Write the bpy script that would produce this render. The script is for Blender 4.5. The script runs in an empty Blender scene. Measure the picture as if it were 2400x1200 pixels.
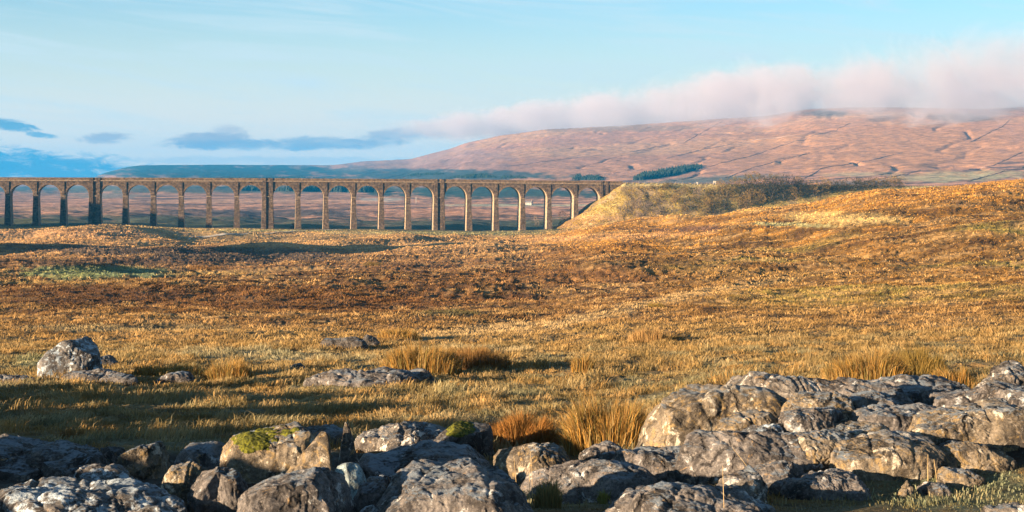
import bpy, math, random
import numpy as np
from mathutils import Vector
R = math.radians
S = bpy.context.scene
COL = S.collection
rng = np.random.default_rng(7)
random.seed(7)

# ---------------------------------------------------------------- camera, world, sun, exposure
F = 3400.0                      # focal length in units of the 2400 px wide photograph
HZ = 425.0                      # row of the horizon
cam_d = bpy.data.cameras.new('camera'); cam = bpy.data.objects.new('camera', cam_d); COL.objects.link(cam)
cam_d.sensor_width = 36.0; cam_d.lens = 36.0 * F / 2400.0
cam_d.shift_y = -(600.0 - HZ) / 2400.0
cam.location = (0, 0, 0); cam.rotation_euler = (R(90), 0, 0)
cam_d.clip_start = 0.1; cam_d.clip_end = 60000
S.camera = cam

SUN_EL, SUN_AZ = 8.5, 58.0      # azimuth measured from straight behind the camera towards the left
sdir = Vector((-math.sin(R(SUN_AZ)) * math.cos(R(SUN_EL)), -math.cos(R(SUN_AZ)) * math.cos(R(SUN_EL)), math.sin(R(SUN_EL))))
sl = bpy.data.lights.new('sun', 'SUN'); so = bpy.data.objects.new('sun', sl); COL.objects.link(so)
sl.energy = 5.0; sl.angle = R(0.5); sl.color = (1.0, 0.71, 0.43)
so.rotation_euler = sdir.to_track_quat('Z', 'Y').to_euler(); so.location = (-60, -40, 60)

S.view_settings.view_transform = 'Standard'; S.view_settings.look = 'None'
S.view_settings.exposure = 2.24; S.view_settings.gamma = 1.0
S.render.engine = 'CYCLES'
cy = S.cycles
cy.use_denoising = True; cy.max_bounces = 5; cy.diffuse_bounces = 2; cy.glossy_bounces = 1
cy.transmission_bounces = 2; cy.transparent_max_bounces = 6; cy.volume_bounces = 3
cy.volume_max_steps = 64; cy.volume_step_rate = 1.0
cy.use_adaptive_sampling = True; cy.adaptive_threshold = 0.01

class NT:
    """tiny helper to write node trees"""
    def __init__(s, tree): s.t = tree; s.n = tree.nodes; s.l = tree.links
    def node(s, typ, ins=None, **kw):
        n = s.n.new(typ)
        for k, v in kw.items(): setattr(n, k, v)
        for k, v in (ins or {}).items(): s.put(n.inputs[k], v)
        return n
    def put(s, sock, v):
        if isinstance(v, bpy.types.NodeSocket): s.l.new(v, sock)
        elif isinstance(v, bpy.types.Node): s.l.new(v.outputs[0], sock)
        else: sock.default_value = v
    def math(s, op, a, b=0.0, clamp=False):
        n = s.n.new('ShaderNodeMath'); n.operation = op; n.use_clamp = clamp
        s.put(n.inputs[0], a); s.put(n.inputs[1], b); return n.outputs[0]
    def mix(s, f, a, b, mode='MIX'):
        n = s.n.new('ShaderNodeMix'); n.data_type = 'RGBA'; n.blend_type = mode
        s.put(n.inputs[0], f)
        s.put(n.inputs[6], a if not isinstance(a, tuple) else (*a[:3], 1)); s.put(n.inputs[7], b if not isinstance(b, tuple) else (*b[:3], 1))
        return n.outputs[2]
    def noise(s, vec, scale, detail=5, rough=0.6, dist=0.0):
        n = s.n.new('ShaderNodeTexNoise'); s.put(n.inputs['Vector'], vec)
        n.inputs['Scale'].default_value = scale; n.inputs['Detail'].default_value = detail
        n.inputs['Roughness'].default_value = rough; n.inputs['Distortion'].default_value = dist
        return n.outputs['Fac']
    def ramp(s, f, a, b, lo=0.0, hi=1.0):
        n = s.n.new('ShaderNodeMapRange'); n.interpolation_type = 'SMOOTHSTEP'
        s.put(n.inputs[0], f); n.inputs[1].default_value = a; n.inputs[2].default_value = b
        n.inputs[3].default_value = lo; n.inputs[4].default_value = hi
        return n.outputs[0]

def build_world():
    w = bpy.data.worlds.new('World'); S.world = w; w.use_nodes = True
    t = NT(w.node_tree); t.n.clear()
    out = t.node('ShaderNodeOutputWorld'); bg = t.node('ShaderNodeBackground')
    t.l.new(bg.outputs[0], out.inputs[0]); bg.inputs[1].default_value = 0.07
    sky = t.node('ShaderNodeTexSky'); sky.sky_type = 'NISHITA'; sky.sun_disc = False
    sky.sun_elevation = R(SUN_EL); sky.sun_rotation = math.atan2(sdir.x, sdir.y)
    sky.altitude = 300; sky.air_density = 1.0; sky.dust_density = 0.6; sky.ozone_density = 2.2
    geo = t.node('ShaderNodeTexCoord'); sep = t.node('ShaderNodeSeparateXYZ'); t.l.new(geo.outputs['Generated'], sep.inputs[0])
    x, y, z = sep.outputs
    az = t.math('ARCTAN2', x, y)
    el = t.math('ARCSINE', z)
    front = t.ramp(y, 0.0, 0.3)
    comb = t.node('ShaderNodeCombineXYZ'); t.put(comb.inputs[0], az); t.put(comb.inputs[1], t.math('MULTIPLY', el, 3.2))
    v = comb.outputs[0]
    n1 = t.noise(v, 16, 8, 0.6, 0.6); n2 = t.noise(v, 60, 8, 0.66, 0.6)
    col = sky.outputs[0]
    # overall: paler near the horizon, clear blue above
    col = t.mix(1.0, col, SKY_TINT, 'MULTIPLY')
    zen = t.ramp(el, 0.16, 0.7, 1.0, 0.42); col = t.mix(1.0, col, t.node('ShaderNodeCombineColor', {0: zen, 1: zen, 2: zen}).outputs[0], 'MULTIPLY')
    hor = t.ramp(el, 0.015, 0.165, 1.0, 0.0)
    col = t.mix(hor, col, SKY_HOR)
    col = t.mix(t.ramp(el, 0.0, 0.075, 0.9, 0.0), col, (3.15, 2.8, 2.45))
    # thin high cirrus streaks
    cm = t.node('ShaderNodeCombineXYZ'); t.put(cm.inputs[0], t.math('MULTIPLY', az, 2.2))
    t.put(cm.inputs[1], t.math('ADD', t.math('MULTIPLY', el, 26.0), t.math('MULTIPLY', az, 2.5)))
    ci = t.noise(cm.outputs[0], 2.2, 7, 0.62, 0.9)
    ci = t.math('MULTIPLY', t.ramp(ci, 0.42, 0.78), t.ramp(el, 0.01, 0.06))
    col = t.mix(t.math('MULTIPLY', ci, 0.95), col, SKY_CIRRUS)
    # low cloud banks by azimuth/elevation (angles in photo pixel units of the place's bearing)
    nn = t.math('ADD', t.math('MULTIPLY', t.math('SUBTRACT', n1, 0.5), 1.7), t.math('MULTIPLY', t.math('SUBTRACT', n2, 0.5), 2.4))
    for (px, py, rx, ry, tilt, c, a) in CLOUDS:
        a0 = math.atan((px - 1200) / F); e0 = math.atan((HZ - py) / F)
        da = t.math('SUBTRACT', az, a0)
        de = t.math('SUBTRACT', t.math('SUBTRACT', el, e0), t.math('MULTIPLY', da, tilt))
        q = t.math('ADD', t.math('POWER', t.math('ABSOLUTE', t.math('DIVIDE', da, rx / F)), 2.0), t.math('POWER', t.math('ABSOLUTE', t.math('DIVIDE', de, ry / F)), 2.0))
        m = t.math('ADD', t.math('SUBTRACT', 1.0, q), nn)
        m = t.math('MULTIPLY', t.ramp(m, 0.0, 0.95), a)
        m = t.math('MULTIPLY', m, front)
        col = t.mix(m, col, c)
    t.l.new(col, bg.inputs[0])

SKY_TINT = (0.46, 0.68, 0.79)
SKY_HOR = (2.65, 2.72, 2.6)
SKY_CIRRUS = (2.1, 2.6, 2.8)
BLUEC = (0.30, 1.05, 1.85); LILAC = (1.4, 1.55, 1.9)
CLOUDS = [  # bearing px, py, half width, half height, tilt, colour, alpha
    (60, 395, 330, 48, -0.06, BLUEC, 0.95), (-200, 375, 260, 60, 0, BLUEC, 0.9),
    (20, 300, 75, 16, -0.15, (.36, 1.2, 1.95), 0.9), (95, 322, 40, 8, -0.1, (.36, 1.2, 1.95), 0.8),
    (245, 327, 70, 15, 0.05, LILAC, 0.85), (530, 316, 60, 24, 0, (1.6, 1.7, 2.0), 0.7),
    (480, 330, 110, 22, 0.08, LILAC, 0.9), (600, 342, 240, 15, 0, (1.05, 1.42, 1.95), 0.85),
    (760, 336, 260, 17, 0.02, (1.15, 1.5, 1.95), 0.75), (950, 316, 160, 26, 0.12, (1.3, 1.55, 1.95), 0.8),
    (620, 378, 420, 14, 0, (1.5, 1.9, 2.4), 0.5),
]
build_world()

# ---------------------------------------------------------------- helpers
PERM = rng.permutation(256); PERM = np.concatenate([PERM, PERM, PERM]).astype(np.int64)
G3 = rng.normal(size=(256, 3)); G3 /= np.linalg.norm(G3, axis=1)[:, None]
ang = rng.uniform(0, 2 * np.pi, 256); G2 = np.stack([np.cos(ang), np.sin(ang)], 1)
def fade(t): return t * t * t * (t * (t * 6 - 15) + 10)
def perlin2(x, y):
    xi = np.floor(x).astype(np.int64); yi = np.floor(y).astype(np.int64)
    xf = x - xi; yf = y - yi; xi &= 255; yi &= 255
    u = fade(xf); v = fade(yf)
    def g(ix, iy, fx, fy):
        h = PERM[PERM[(xi + ix) & 255] + ((yi + iy) & 255)]
        gg = G2[h]; return gg[..., 0] * fx + gg[..., 1] * fy
    a = g(0, 0, xf, yf); b = g(1, 0, xf - 1, yf); c = g(0, 1, xf, yf - 1); d = g(1, 1, xf - 1, yf - 1)
    return ((a + (b - a) * u) * (1 - v) + (c + (d - c) * u) * v) * 1.5
def perlin3(p):
    pi = np.floor(p).astype(np.int64); pf = p - pi; pi &= 255
    w = fade(pf); out = 0
    for i in (0, 1):
        wx = w[:, 0] if i else 1 - w[:, 0]
        hx = PERM[(pi[:, 0] + i) & 255]
        for j in (0, 1):
            wy = w[:, 1] if j else 1 - w[:, 1]
            hy = PERM[hx + ((pi[:, 1] + j) & 255)]
            for k in (0, 1):
                wz = w[:, 2] if k else 1 - w[:, 2]
                gg = G3[PERM[hy + ((pi[:, 2] + k) & 255)]]
                d = gg[:, 0] * (pf[:, 0] - i) + gg[:, 1] * (pf[:, 1] - j) + gg[:, 2] * (pf[:, 2] - k)
                out = out + d * wx * wy * wz
    return out * 1.5
def fbm2(x, y, o=4, g=0.5):
    s = 0; a = 1; f = 1
    for i in range(o):
        s = s + a * perlin2(x * f + 17.3 * i, y * f - 9.1 * i); a *= g; f *= 2.03
    return s
def fbm3(p, o=4, g=0.5):
    s = 0; a = 1; f = 1
    for i in range(o):
        s = s + a * perlin3(p * f + 11.7 * i); a *= g; f *= 2.03
    return s
def sstep(a, b, x):
    t = np.clip((x - a) / (b - a), 0, 1); return t * t * (3 - 2 * t)

def mesh_np(name, V, faces, mat=None, parent=None, colors=None, smooth=True, loc=None, mats=None, link=True):
    """V (n,3); faces: list of (k,m) int arrays (tris or quads)"""
    me = bpy.data.meshes.new(name)
    V = np.asarray(V, dtype=np.float32)
    faces = [np.asarray(f, dtype=np.int32) for f in faces if len(f)]
    me.vertices.add(len(V)); me.vertices.foreach_set('co', V.ravel())
    loops = np.concatenate([f.ravel() for f in faces]); me.loops.add(len(loops)); me.loops.foreach_set('vertex_index', loops)
    tot = np.concatenate([np.full(len(f), f.shape[1], dtype=np.int32) for f in faces])
    st = np.concatenate([[0], np.cumsum(tot)[:-1]]).astype(np.int32)
    me.polygons.add(len(tot)); me.polygons.foreach_set('loop_start', st); me.polygons.foreach_set('loop_total', tot)
    me.polygons.foreach_set('use_smooth', np.full(len(tot), smooth))
    if colors is not None:
        ca = me.color_attributes.new('veg', 'FLOAT_COLOR', 'POINT')
        c4 = np.ones((len(V), 4), dtype=np.float32); c4[:, :3] = colors; ca.data.foreach_set('color', c4.ravel())
    me.update(calc_edges=True)
    if mat: me.materials.append(mat)
    o = bpy.data.objects.new(name, me)
    if link: COL.objects.link(o)
    if parent: o.parent = parent
    if loc is not None: o.location = loc
    return o
def tag(o, label=None, cat=None, group=None, kind=None):
    if label: o['label'] = label
    if cat: o['category'] = cat
    if group: o['group'] = group
    if kind: o['kind'] = kind
    return o
def empty(name, loc=(0, 0, 0), rz=0):
    o = bpy.data.objects.new(name, None); COL.objects.link(o); o.location = loc; o.rotation_euler = (0, 0, rz); return o

class MB:
    """collects boxes / prisms into one mesh"""
    def __init__(s): s.v = []; s.q = []
    def hexa(s, P):                     # 8 points: bottom 4 ccw, top 4 ccw
        b = len(s.v); s.v += [tuple(p) for p in P]
        for f in ((0, 3, 2, 1), (4, 5, 6, 7), (0, 1, 5, 4), (1, 2, 6, 5), (2, 3, 7, 6), (3, 0, 4, 7)): s.q.append([b + i for i in f])
    def box(s, x0, x1, y0, y1, z0, z1): s.hexa([(x0, y0, z0), (x1, y0, z0), (x1, y1, z0), (x0, y1, z0), (x0, y0, z1), (x1, y0, z1), (x1, y1, z1), (x0, y1, z1)])
    def quad(s, a, b, c, d):
        k = len(s.v); s.v += [tuple(a), tuple(b), tuple(c), tuple(d)]; s.q.append([k, k + 1, k + 2, k + 3])
    def build(s, name, mat, parent=None, smooth=False): return mesh_np(name, np.array(s.v), [np.array(s.q)], mat, parent, smooth=smooth)

def material(name, rough=0.9):
    m = bpy.data.materials.new(name); m.use_nodes = True; t = NT(m.node_tree); t.n.clear()
    out = t.node('ShaderNodeOutputMaterial'); b = t.node('ShaderNodeBsdfPrincipled')
    b.inputs['Roughness'].default_value = rough; b.inputs['Specular IOR Level'].default_value = 0.2
    t.l.new(b.outputs[0], out.inputs[0]); return m, t, b, out

# ---------------------------------------------------------------- materials
def mat_ground():
    m, t, b, out = material('moorland', 0.95)
    at = t.node('ShaderNodeAttribute'); at.attribute_name = 'veg'
    pos = t.node('ShaderNodeNewGeometry').outputs['Position']
    col = at.outputs['Color']
    n1 = t.noise(pos, 0.9, 10, 0.72); n2 = t.noise(pos, 0.06, 9, 0.7, 0.6); n3 = t.noise(pos, 0.006, 8, 0.65, 0.5)
    k = t.math('ADD', t.ramp(n1, 0.3, 0.7, 0.45, 1.5), 0.0)
    col = t.mix(1.0, col, t.node('ShaderNodeCombineColor', {0: k, 1: k, 2: k}).outputs[0], 'MULTIPLY')
    k2 = t.ramp(n2, 0.32, 0.68, 0.55, 1.4)
    col = t.mix(1.0, col, t.node('ShaderNodeCombineColor', {0: k2, 1: k2, 2: k2}).outputs[0], 'MULTIPLY')
    
    t.put(b.inputs['Base Color'], col)
    bm = t.node('ShaderNodeBump'); bm.inputs['Strength'].default_value = 0.8; bm.inputs['Distance'].default_value = 0.25
    t.put(bm.inputs['Height'], n1); bm2 = t.node('ShaderNodeBump'); bm2.inputs['Strength'].default_value = 0.7; bm2.inputs['Distance'].default_value = 2.5
    t.put(bm2.inputs['Height'], n2); t.l.new(bm.outputs[0], bm2.inputs['Normal']); t.l.new(bm2.outputs[0], b.inputs['Normal'])
    return m
def mat_leafy(name, trans=0.35, noise_scale=3.0):
    m = bpy.data.materials.new(name); m.use_nodes = True; t = NT(m.node_tree); t.n.clear()
    out = t.node('ShaderNodeOutputMaterial')
    at = t.node('ShaderNodeAttribute'); at.attribute_name = 'veg'
    d = t.node('ShaderNodeBsdfDiffuse', {0: at.outputs['Color']}); tr = t.node('ShaderNodeBsdfTranslucent', {0: at.outputs['Color']})
    mx = t.node('ShaderNodeMixShader', {0: trans, 1: d.outputs[0], 2: tr.outputs[0]})
    t.l.new(mx.outputs[0], out.inputs[0]); return m
def mat_rock(name, light=(0.26, 0.235, 0.22), dark=(0.07, 0.06, 0.058), lichen=(0.62, 0.62, 0.60), la=0.635, ochre=(0.34, 0.22, 0.10), oa=0.62, moss=0.0):
    m, t, b, out = material(name, 0.85)
    tc = t.node('ShaderNodeTexCoord').outputs['Object']
    oi = t.node('ShaderNodeObjectInfo').outputs['Random']
    off = t.node('ShaderNodeVectorMath', {0: tc}); off.operation = 'ADD'
    cx = t.node('ShaderNodeCombineXYZ', {0: t.math('MULTIPLY', oi, 37.0), 1: t.math('MULTIPLY', oi, 91.0), 2: 3.1})
    t.l.new(cx.outputs[0], off.inputs[1]); v = off.outputs[0]
    a = t.noise(v, 3.5, 9, 0.68, 0.6); c = t.noise(v, 16, 8, 0.75, 0.8); e = t.noise(v, 7.5, 10, 0.75, 1.5); g = t.noise(v, 55, 6, 0.75)
    col = t.mix(t.ramp(a, 0.38, 0.62), dark, light)
    col = t.mix(t.ramp(c, 0.52, 0.60, 0, 0.6), col, t.mix(0.3, light, (0.42, 0.38, 0.34)))
    col = t.mix(t.ramp(e, oa - 0.04, oa + 0.05, 0, 0.8), col, ochre)
    f = t.noise(v, 5.0, 10, 0.72, 0.4)
    col = t.mix(t.ramp(f, la - 0.03, la + 0.04, 0, 0.95), col, lichen)
    pits = t.node('ShaderNodeTexVoronoi', {'Vector': v, 'Scale': 30.0}); pd = pits.outputs['Distance']
    col = t.mix(t.math('MULTIPLY', t.ramp(c, 0.50, 0.38, 0, 1), t.ramp(g, 0.6, 0.42, 0, 0.85)), col, (0.035, 0.032, 0.03))
    wv = t.node('ShaderNodeVectorMath', {0: v}); wv.operation = 'ADD'
    wn = t.node('ShaderNodeTexNoise', {'Vector': v, 'Scale': 2.2, 'Detail': 4.0}); sc_ = t.node('ShaderNodeVectorMath', {0: wn.outputs['Color']}); sc_.operation = 'SCALE'; sc_.inputs['Scale'].default_value = 1.1
    t.l.new(sc_.outputs[0], wv.inputs[1]); vo = t.node('ShaderNodeTexVoronoi', {'Vector': wv.outputs[0], 'Scale': 0.85}); vo.feature = 'DISTANCE_TO_EDGE'
    crack = t.math('MAXIMUM', t.ramp(vo.outputs['Distance'], 0.0, 0.028), t.ramp(a, 0.44, 0.56))
    sp = t.noise(v, 70, 4, 0.8); col = t.mix(t.ramp(sp, 0.40, 0.48, 0.45, 0.0), col, (0.02, 0.018, 0.018)); col = t.mix(t.ramp(sp, 0.60, 0.68, 0.0, 0.4), col, (0.30, 0.28, 0.25))
    nz = t.node('ShaderNodeSeparateXYZ', {0: t.node('ShaderNodeNewGeometry').outputs['Normal']}).outputs[2]
    fz = t.math('MULTIPLY', t.ramp(nz, 0.72, 0.98), t.ramp(t.noise(v, 2.6, 8, 0.72, 0.5), 0.42, 0.60, 0.0, 0.75)); col = t.mix(fz, col, (0.16, 0.21, 0.27))
    col = t.mix(crack, t.mix(0.75, col, (0.015, 0.014, 0.014)), col)
    t.put(b.inputs['Base Color'], col)
    c = t.math('ADD', c, t.math('MULTIPLY', crack, 1.3)); h = t.math('ADD', t.math('MULTIPLY', c, 0.6), t.math('MULTIPLY', g, 0.35)); h = t.math('ADD', h, t.math('MULTIPLY', t.ramp(pd, 0.0, 0.35), 0.12))
    bm = t.node('ShaderNodeBump'); bm.inputs['Strength'].default_value = 1.0; bm.inputs['Distance'].default_value = 0.022
    t.put(bm.inputs['Height'], h); t.l.new(bm.outputs[0], b.inputs['Normal'])
    return m
def mat_noise(name, c1, c2, scale, rough=0.9, c3=None, bump=0.0, contrast=(0.4, 0.6)):
    m, t, b, out = material(name, rough)
    v = t.node('ShaderNodeNewGeometry').outputs['Position']
    n = t.noise(v, scale, 8, 0.7); col = t.mix(t.ramp(n, *contrast), c1, c2)
    if c3: col = t.mix(t.ramp(t.noise(v, scale * 0.3, 6, 0.6), 0.52, 0.66, 0, 0.8), col, c3)
    t.put(b.inputs['Base Color'], col)
    if bump:
        bm = t.node('ShaderNodeBump'); bm.inputs['Strength'].default_value = 0.8; bm.inputs['Distance'].default_value = bump
        t.put(bm.inputs['Height'], n); t.l.new(bm.outputs[0], b.inputs['Normal'])
    return m
def mat_masonry(name, c1, c2, c3):
    m, t, b, out = material(name, 0.9)
    v = t.node('ShaderNodeTexCoord').outputs['Object']
    n = t.noise(v, 0.8, 8, 0.75); n2 = t.noise(v, 0.16, 6, 0.7, 0.5)
    sp = t.node('ShaderNodeSeparateXYZ', {0: v}); st = t.node('ShaderNodeCombineXYZ', {0: t.math('MULTIPLY', sp.outputs[0], 1.0), 1: sp.outputs[1], 2: t.math('MULTIPLY', sp.outputs[2], 0.12)})
    streak = t.noise(st.outputs[0], 0.9, 5, 0.6)
    br = t.node('ShaderNodeTexBrick', {'Vector': t.node('ShaderNodeCombineXYZ', {0: t.math('ADD', sp.outputs[0], sp.outputs[1]), 1: sp.outputs[2], 2: 0.0}).outputs[0], 'Color1': (1.25, 1.2, 1.15, 1), 'Color2': (0.62, 0.6, 0.62, 1), 'Mortar': (0.45, 0.42, 0.4, 1), 'Scale': 1.0, 'Mortar Size': 0.05, 'Brick Width': 1.3, 'Row Height': 0.6})
    col = t.mix(t.ramp(n, 0.36, 0.62), c1, c2); col = t.mix(t.ramp(n2, 0.48, 0.66, 0, 0.8), col, c3)
    col = t.mix(t.ramp(streak, 0.55, 0.72, 0, 0.7), col, (0.05, 0.042, 0.036))
    col = t.mix(1.0, col, br.outputs[0], 'MULTIPLY')
    t.put(b.inputs['Base Color'], col)
    return m
M = {}
M['ground'] = mat_ground()
M['grass'] = mat_leafy('grass_blades', 0.3); M['rush'] = mat_leafy('rush_stems', 0.25); M['twigs'] = mat_leafy('twigs', 0.15)
M['rock'] = mat_rock('limestone', (0.125, 0.118, 0.12), (0.022, 0.021, 0.023), lichen=(0.40, 0.42, 0.44), la=0.60)
M['rock_dark'] = mat_rock('limestone_dark', (0.070, 0.067, 0.068), (0.019, 0.018, 0.019), la=0.67)
M['rock_frost'] = mat_rock('limestone_frosted', (0.12, 0.12, 0.125), (0.027, 0.026, 0.028), lichen=(0.36, 0.44, 0.52), la=0.535)
M['rock_ochre'] = mat_rock('limestone_ochre', (0.15, 0.127, 0.098), (0.030, 0.026, 0.022), lichen=(0.42, 0.39, 0.33), la=0.59, ochre=(0.22, 0.155, 0.07), oa=0.555)
M['rock_white'] = mat_rock('limestone_white', (0.126, 0.118, 0.112), (0.030, 0.027, 0.027), lichen=(0.518, 0.503, 0.481), la=0.56, oa=0.60)
M['rock_slate'] = mat_rock('slate_block', (0.163, 0.215, 0.237), (0.089, 0.111, 0.126), lichen=(0.266, 0.355, 0.385), la=0.52, oa=0.7)
M['moss'] = mat_noise('moss', (0.021, 0.028, 0.006), (0.112, 0.115, 0.014), 30, 1.0, bump=0.012)
M['stone'] = mat_masonry('viaduct_stone', (0.036, 0.027, 0.021), (0.152, 0.115, 0.084), (0.064, 0.049, 0.036))
M['stone_dark'] = mat_masonry('parapet_stone', (0.081, 0.059, 0.044), (0.178, 0.130, 0.092), (0.111, 0.081, 0.059))
M['brick'] = mat_noise('arch_brick', (0.141, 0.104, 0.074), (0.266, 0.207, 0.148), 1.2, 0.9)
M['sunlit_stone'] = mat_masonry('sunlit_inner_stone', (0.222, 0.174, 0.122), (0.429, 0.355, 0.266), (0.311, 0.252, 0.185))  # paler copy for pier sides and soffits, sunlight painted into the colour
M['wall'] = mat_noise('drystone', (0.13, 0.10, 0.09), (0.26, 0.19, 0.16), 0.4)
M['wood'] = mat_noise('weathered_wood', (0.10, 0.08, 0.06), (0.24, 0.20, 0.16), 3)
M['bark'] = mat_noise('bark', (0.06, 0.05, 0.04), (0.17, 0.13, 0.10), 4)
M['conifer'] = mat_noise('conifer_foliage', (0.008, 0.018, 0.014), (0.022, 0.036, 0.026), 0.25)
M['white'] = mat_noise('white_paint', (0.26, 0.25, 0.23), (0.38, 0.36, 0.33), 2)
M['slate'] = mat_noise('roof_slate', (0.09, 0.09, 0.10), (0.18, 0.17, 0.17), 1)
M['path'] = mat_noise('pale_track', (0.34, 0.30, 0.24), (0.55, 0.50, 0.42), 0.3)
M['stalk'] = mat_noise('dry_stalk', (0.34, 0.24, 0.12), (0.5, 0.38, 0.2), 9)

# ---------------------------------------------------------------- terrain
TY = np.array([3, 6, 10, 14, 20, 28, 40, 60, 90, 140, 220, 340, 500, 700, 850, 1000, 1600], float)
near = [2692, 1643, 1215, 1130, 1040, 955, 880, 800, 740, 690, 645]
TC = {
 -1600: near[:8] + [735, 675, 620, 575, 545, 520, 508, 500, 480],
 -400: near + [608, 575, 545, 522, 510, 484],
 0:    near + [610, 578, 546, 525, 512, 486],
 270:  near + [610, 579, 531, 527, 515, 487],
 500:  near + [610, 580, 548, 533, 519, 488],
 800:  near + [610, 582, 556, 536, 524, 487],
 1200: near + [607, 580, 558, 541, 528, 485],
 1500: near[:5] + [950, 872, 792, 728, 668, 614, 568, 530, 514, 528, 520, 480],
 1800: [2692, 1643, 1210, 1105, 985, 915, 858, 786, 716, 648, 588, 534, 486, 492, 515, 510, 470],
 2100: [2692, 1643, 1207, 1100, 980, 912, 855, 780, 708, 632, 562, 494, 444, 450, 480, 478, 455],
 2400: [2692, 1643, 1205, 1098, 978, 908, 850, 774, 700, 620, 545, 470, 422, 428, 458, 465, 446],
 3400: [2692, 1643, 1200, 1080, 950, 880, 820, 730, 640, 550, 470, 400, 350, 345, 360, 380, 400],
}
CR = np.array([(-1600, 426), (0, 430), (170, 427), (205, 420), (225, 414), (245, 405), (300, 391), (330, 387), (500, 386), (780, 387), (850, 378), (960, 373), (1000, 362), (1060, 347),
 (1090, 335), (1170, 318), (1280, 303), (1400, 297), (1520, 290), (1600, 284), (1700, 277), (1800, 271), (1850, 262), (1900, 255), (2000, 251), (2100, 251), (2200, 253), (2300, 255), (2400, 250), (2800, 240), (3600, 250)], float)
CY = np.array([(-1600, 7500), (780, 7500), (850, 6600), (1000, 5600), (1200, 5000), (1600, 4400), (2000, 3900), (2400, 3500), (3600, 3000)], float)
colpx = np.concatenate([np.arange(-7000, -1400, 120), np.arange(-1400, -110, 30), np.arange(-110, 2510, 2.4), np.arange(2520, 3400, 30)]).astype(float)
NR = 1400
rowY = 3.0 * (9000 / 3.0) ** (np.arange(NR) / (NR - 1.0))
logY = np.log(rowY)
NC = len(colpx)
keys = sorted(TC)
Zc = np.zeros((len(keys), NR))
for i, k in enumerate(keys):
    zt = -(np.array(TC[k], float) - HZ) / F * TY
    Zc[i] = np.interp(logY, np.log(TY), zt)
    ker = np.hanning(61); ker /= ker.sum()
    Zc[i] = np.convolve(np.pad(Zc[i], 30, mode='edge'), ker, 'valid')
t_ = np.interp(colpx, keys, np.arange(len(keys))); i0 = np.clip(t_.astype(int), 0, len(keys) - 2); fr = t_ - i0; fr = fr * fr * (3 - 2 * fr)
Z = Zc[i0].T * (1 - fr) + Zc[i0 + 1].T * fr            # (NR, NC)
YY = np.repeat(rowY[:, None], NC, 1); PX = np.repeat(colpx[None, :], NR, 0); XX = (PX - 1200) / F * YY
crpy = np.interp(colpx, CR[:, 0], CR[:, 1]); cry = np.interp(colpx, CY[:, 0], CY[:, 1])
def sm(v, n): k = np.hanning(n); k /= k.sum(); return np.convolve(np.pad(v, n // 2, mode='edge'), k, 'valid')
crpy = sm(crpy, 17); cry = sm(sm(cry, 121), 121)
zcr = -(crpy - HZ) / F * cry
Yb = 1600.0; zb = Z[np.searchsorted(rowY, Yb)]
s_ = np.clip((YY - Yb) / (cry - Yb), 0, 1)
prof = 0.35 * s_ ** 2.2 + 0.65 * s_ ** 1.25
zfar = zb + (zcr - zb) * prof
zfar = np.where(YY > cry, zcr - (YY - cry) * 0.10, zfar)
zfar = np.maximum(zfar, -60)
Z = np.where(YY > Yb, zfar, Z)
# relief
def lvl(a, b): return sstep(a, b, YY)
land = np.ones_like(YY)
vm = np.exp(-((YY - (850 + 0.18 * XX)) / 110.0) ** 2)      # keep the ground calm under the viaduct
Z += fbm2(XX / 75 + 3, YY / 120, 3) * np.clip(0.011 * YY, 0, 3.6) * lvl(40, 160) * (1 - 0.85 * vm) * (1 - 0.75 * lvl(900, 2000)) * (1 - .75 * sstep(1600, 1850, PX) * lvl(330, 440))
Z += fbm2(XX / 14, YY / 17, 3) * (0.16 + 0.34 * lvl(40, 200)) * lvl(18, 45) * (1 - lvl(1500, 3000)) * (1 - 0.6 * vm)
Z += fbm2(XX / 3.2, YY / 3.6, 2) * (0.07 + 0.12 * lvl(60, 150)) * (1 - lvl(500, 900)) * lvl(8, 16)
# tussocks
tus = np.abs(perlin2(XX / 0.55, YY / 0.6)) * -1 + np.abs(perlin2(XX / 0.28 + 9, YY / 0.3)) * -0.5
Z += (tus + 0.35) * 0.11 * (1 - lvl(90, 200)) * lvl(9, 17)
tus2 = -np.abs(perlin2(XX / 1.9 + 5, YY / 2.2)) - 0.5 * np.abs(perlin2(XX / 0.9, YY / 1.0))
Z += (tus2 + 0.4) * 0.42 * lvl(60, 170) * (1 - lvl(600, 850))
# far fell: gullies and terraces
fell = sstep(0.06, 0.25, s_) * sstep(1.0, 0.93, s_) * (YY > Yb)
Z += fell * fbm2(XX / 420 + 0.3 * YY / 420, YY / 700, 4, 0.5) * 5
rid = 1 - np.abs(fbm2(XX / 330 - YY / 600, YY / 1300 + XX / 900, 3))
Z -= fell * np.clip(rid - 0.90, 0, 1) * 30
Z += fell * fbm2(XX / 60, YY / 120, 3, 0.6) * 1.1
bank = np.exp(-((XX + 6.5 + 0.46 * YY) / 2.6) ** 2) * sstep(-130, -330, PX) * (1 - lvl(27, 34)) * sstep(3, 5, YY)  # unseen bank left of the view, shaped to shade the foreground
Z += 0.52 * sstep(1630, 1800, PX) * sstep(11, 13.4, YY) * (1 - sstep(16.8, 20, YY))
Z += 46 * np.exp(-((XX + 440) / 72) ** 2 - ((YY - 690) / 92) ** 2) * sstep(-60, -260, PX)  # unseen hill, added to shade the feet of the left piers
Z += 34 * np.exp(-((XX + 240 + 20 * np.sin(YY / 23)) / 42) ** 2 - ((YY - 385) / 48) ** 2) * sstep(-60, -200, PX)  # unseen hill, added to throw the shadow band across the middle left
Z += bank * (1 + .03 * (YY - 10)) * np.clip(0.85 + 1.1 * fbm2(XX / 2.2, YY / 1.7, 3), 0, 2.6)
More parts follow.
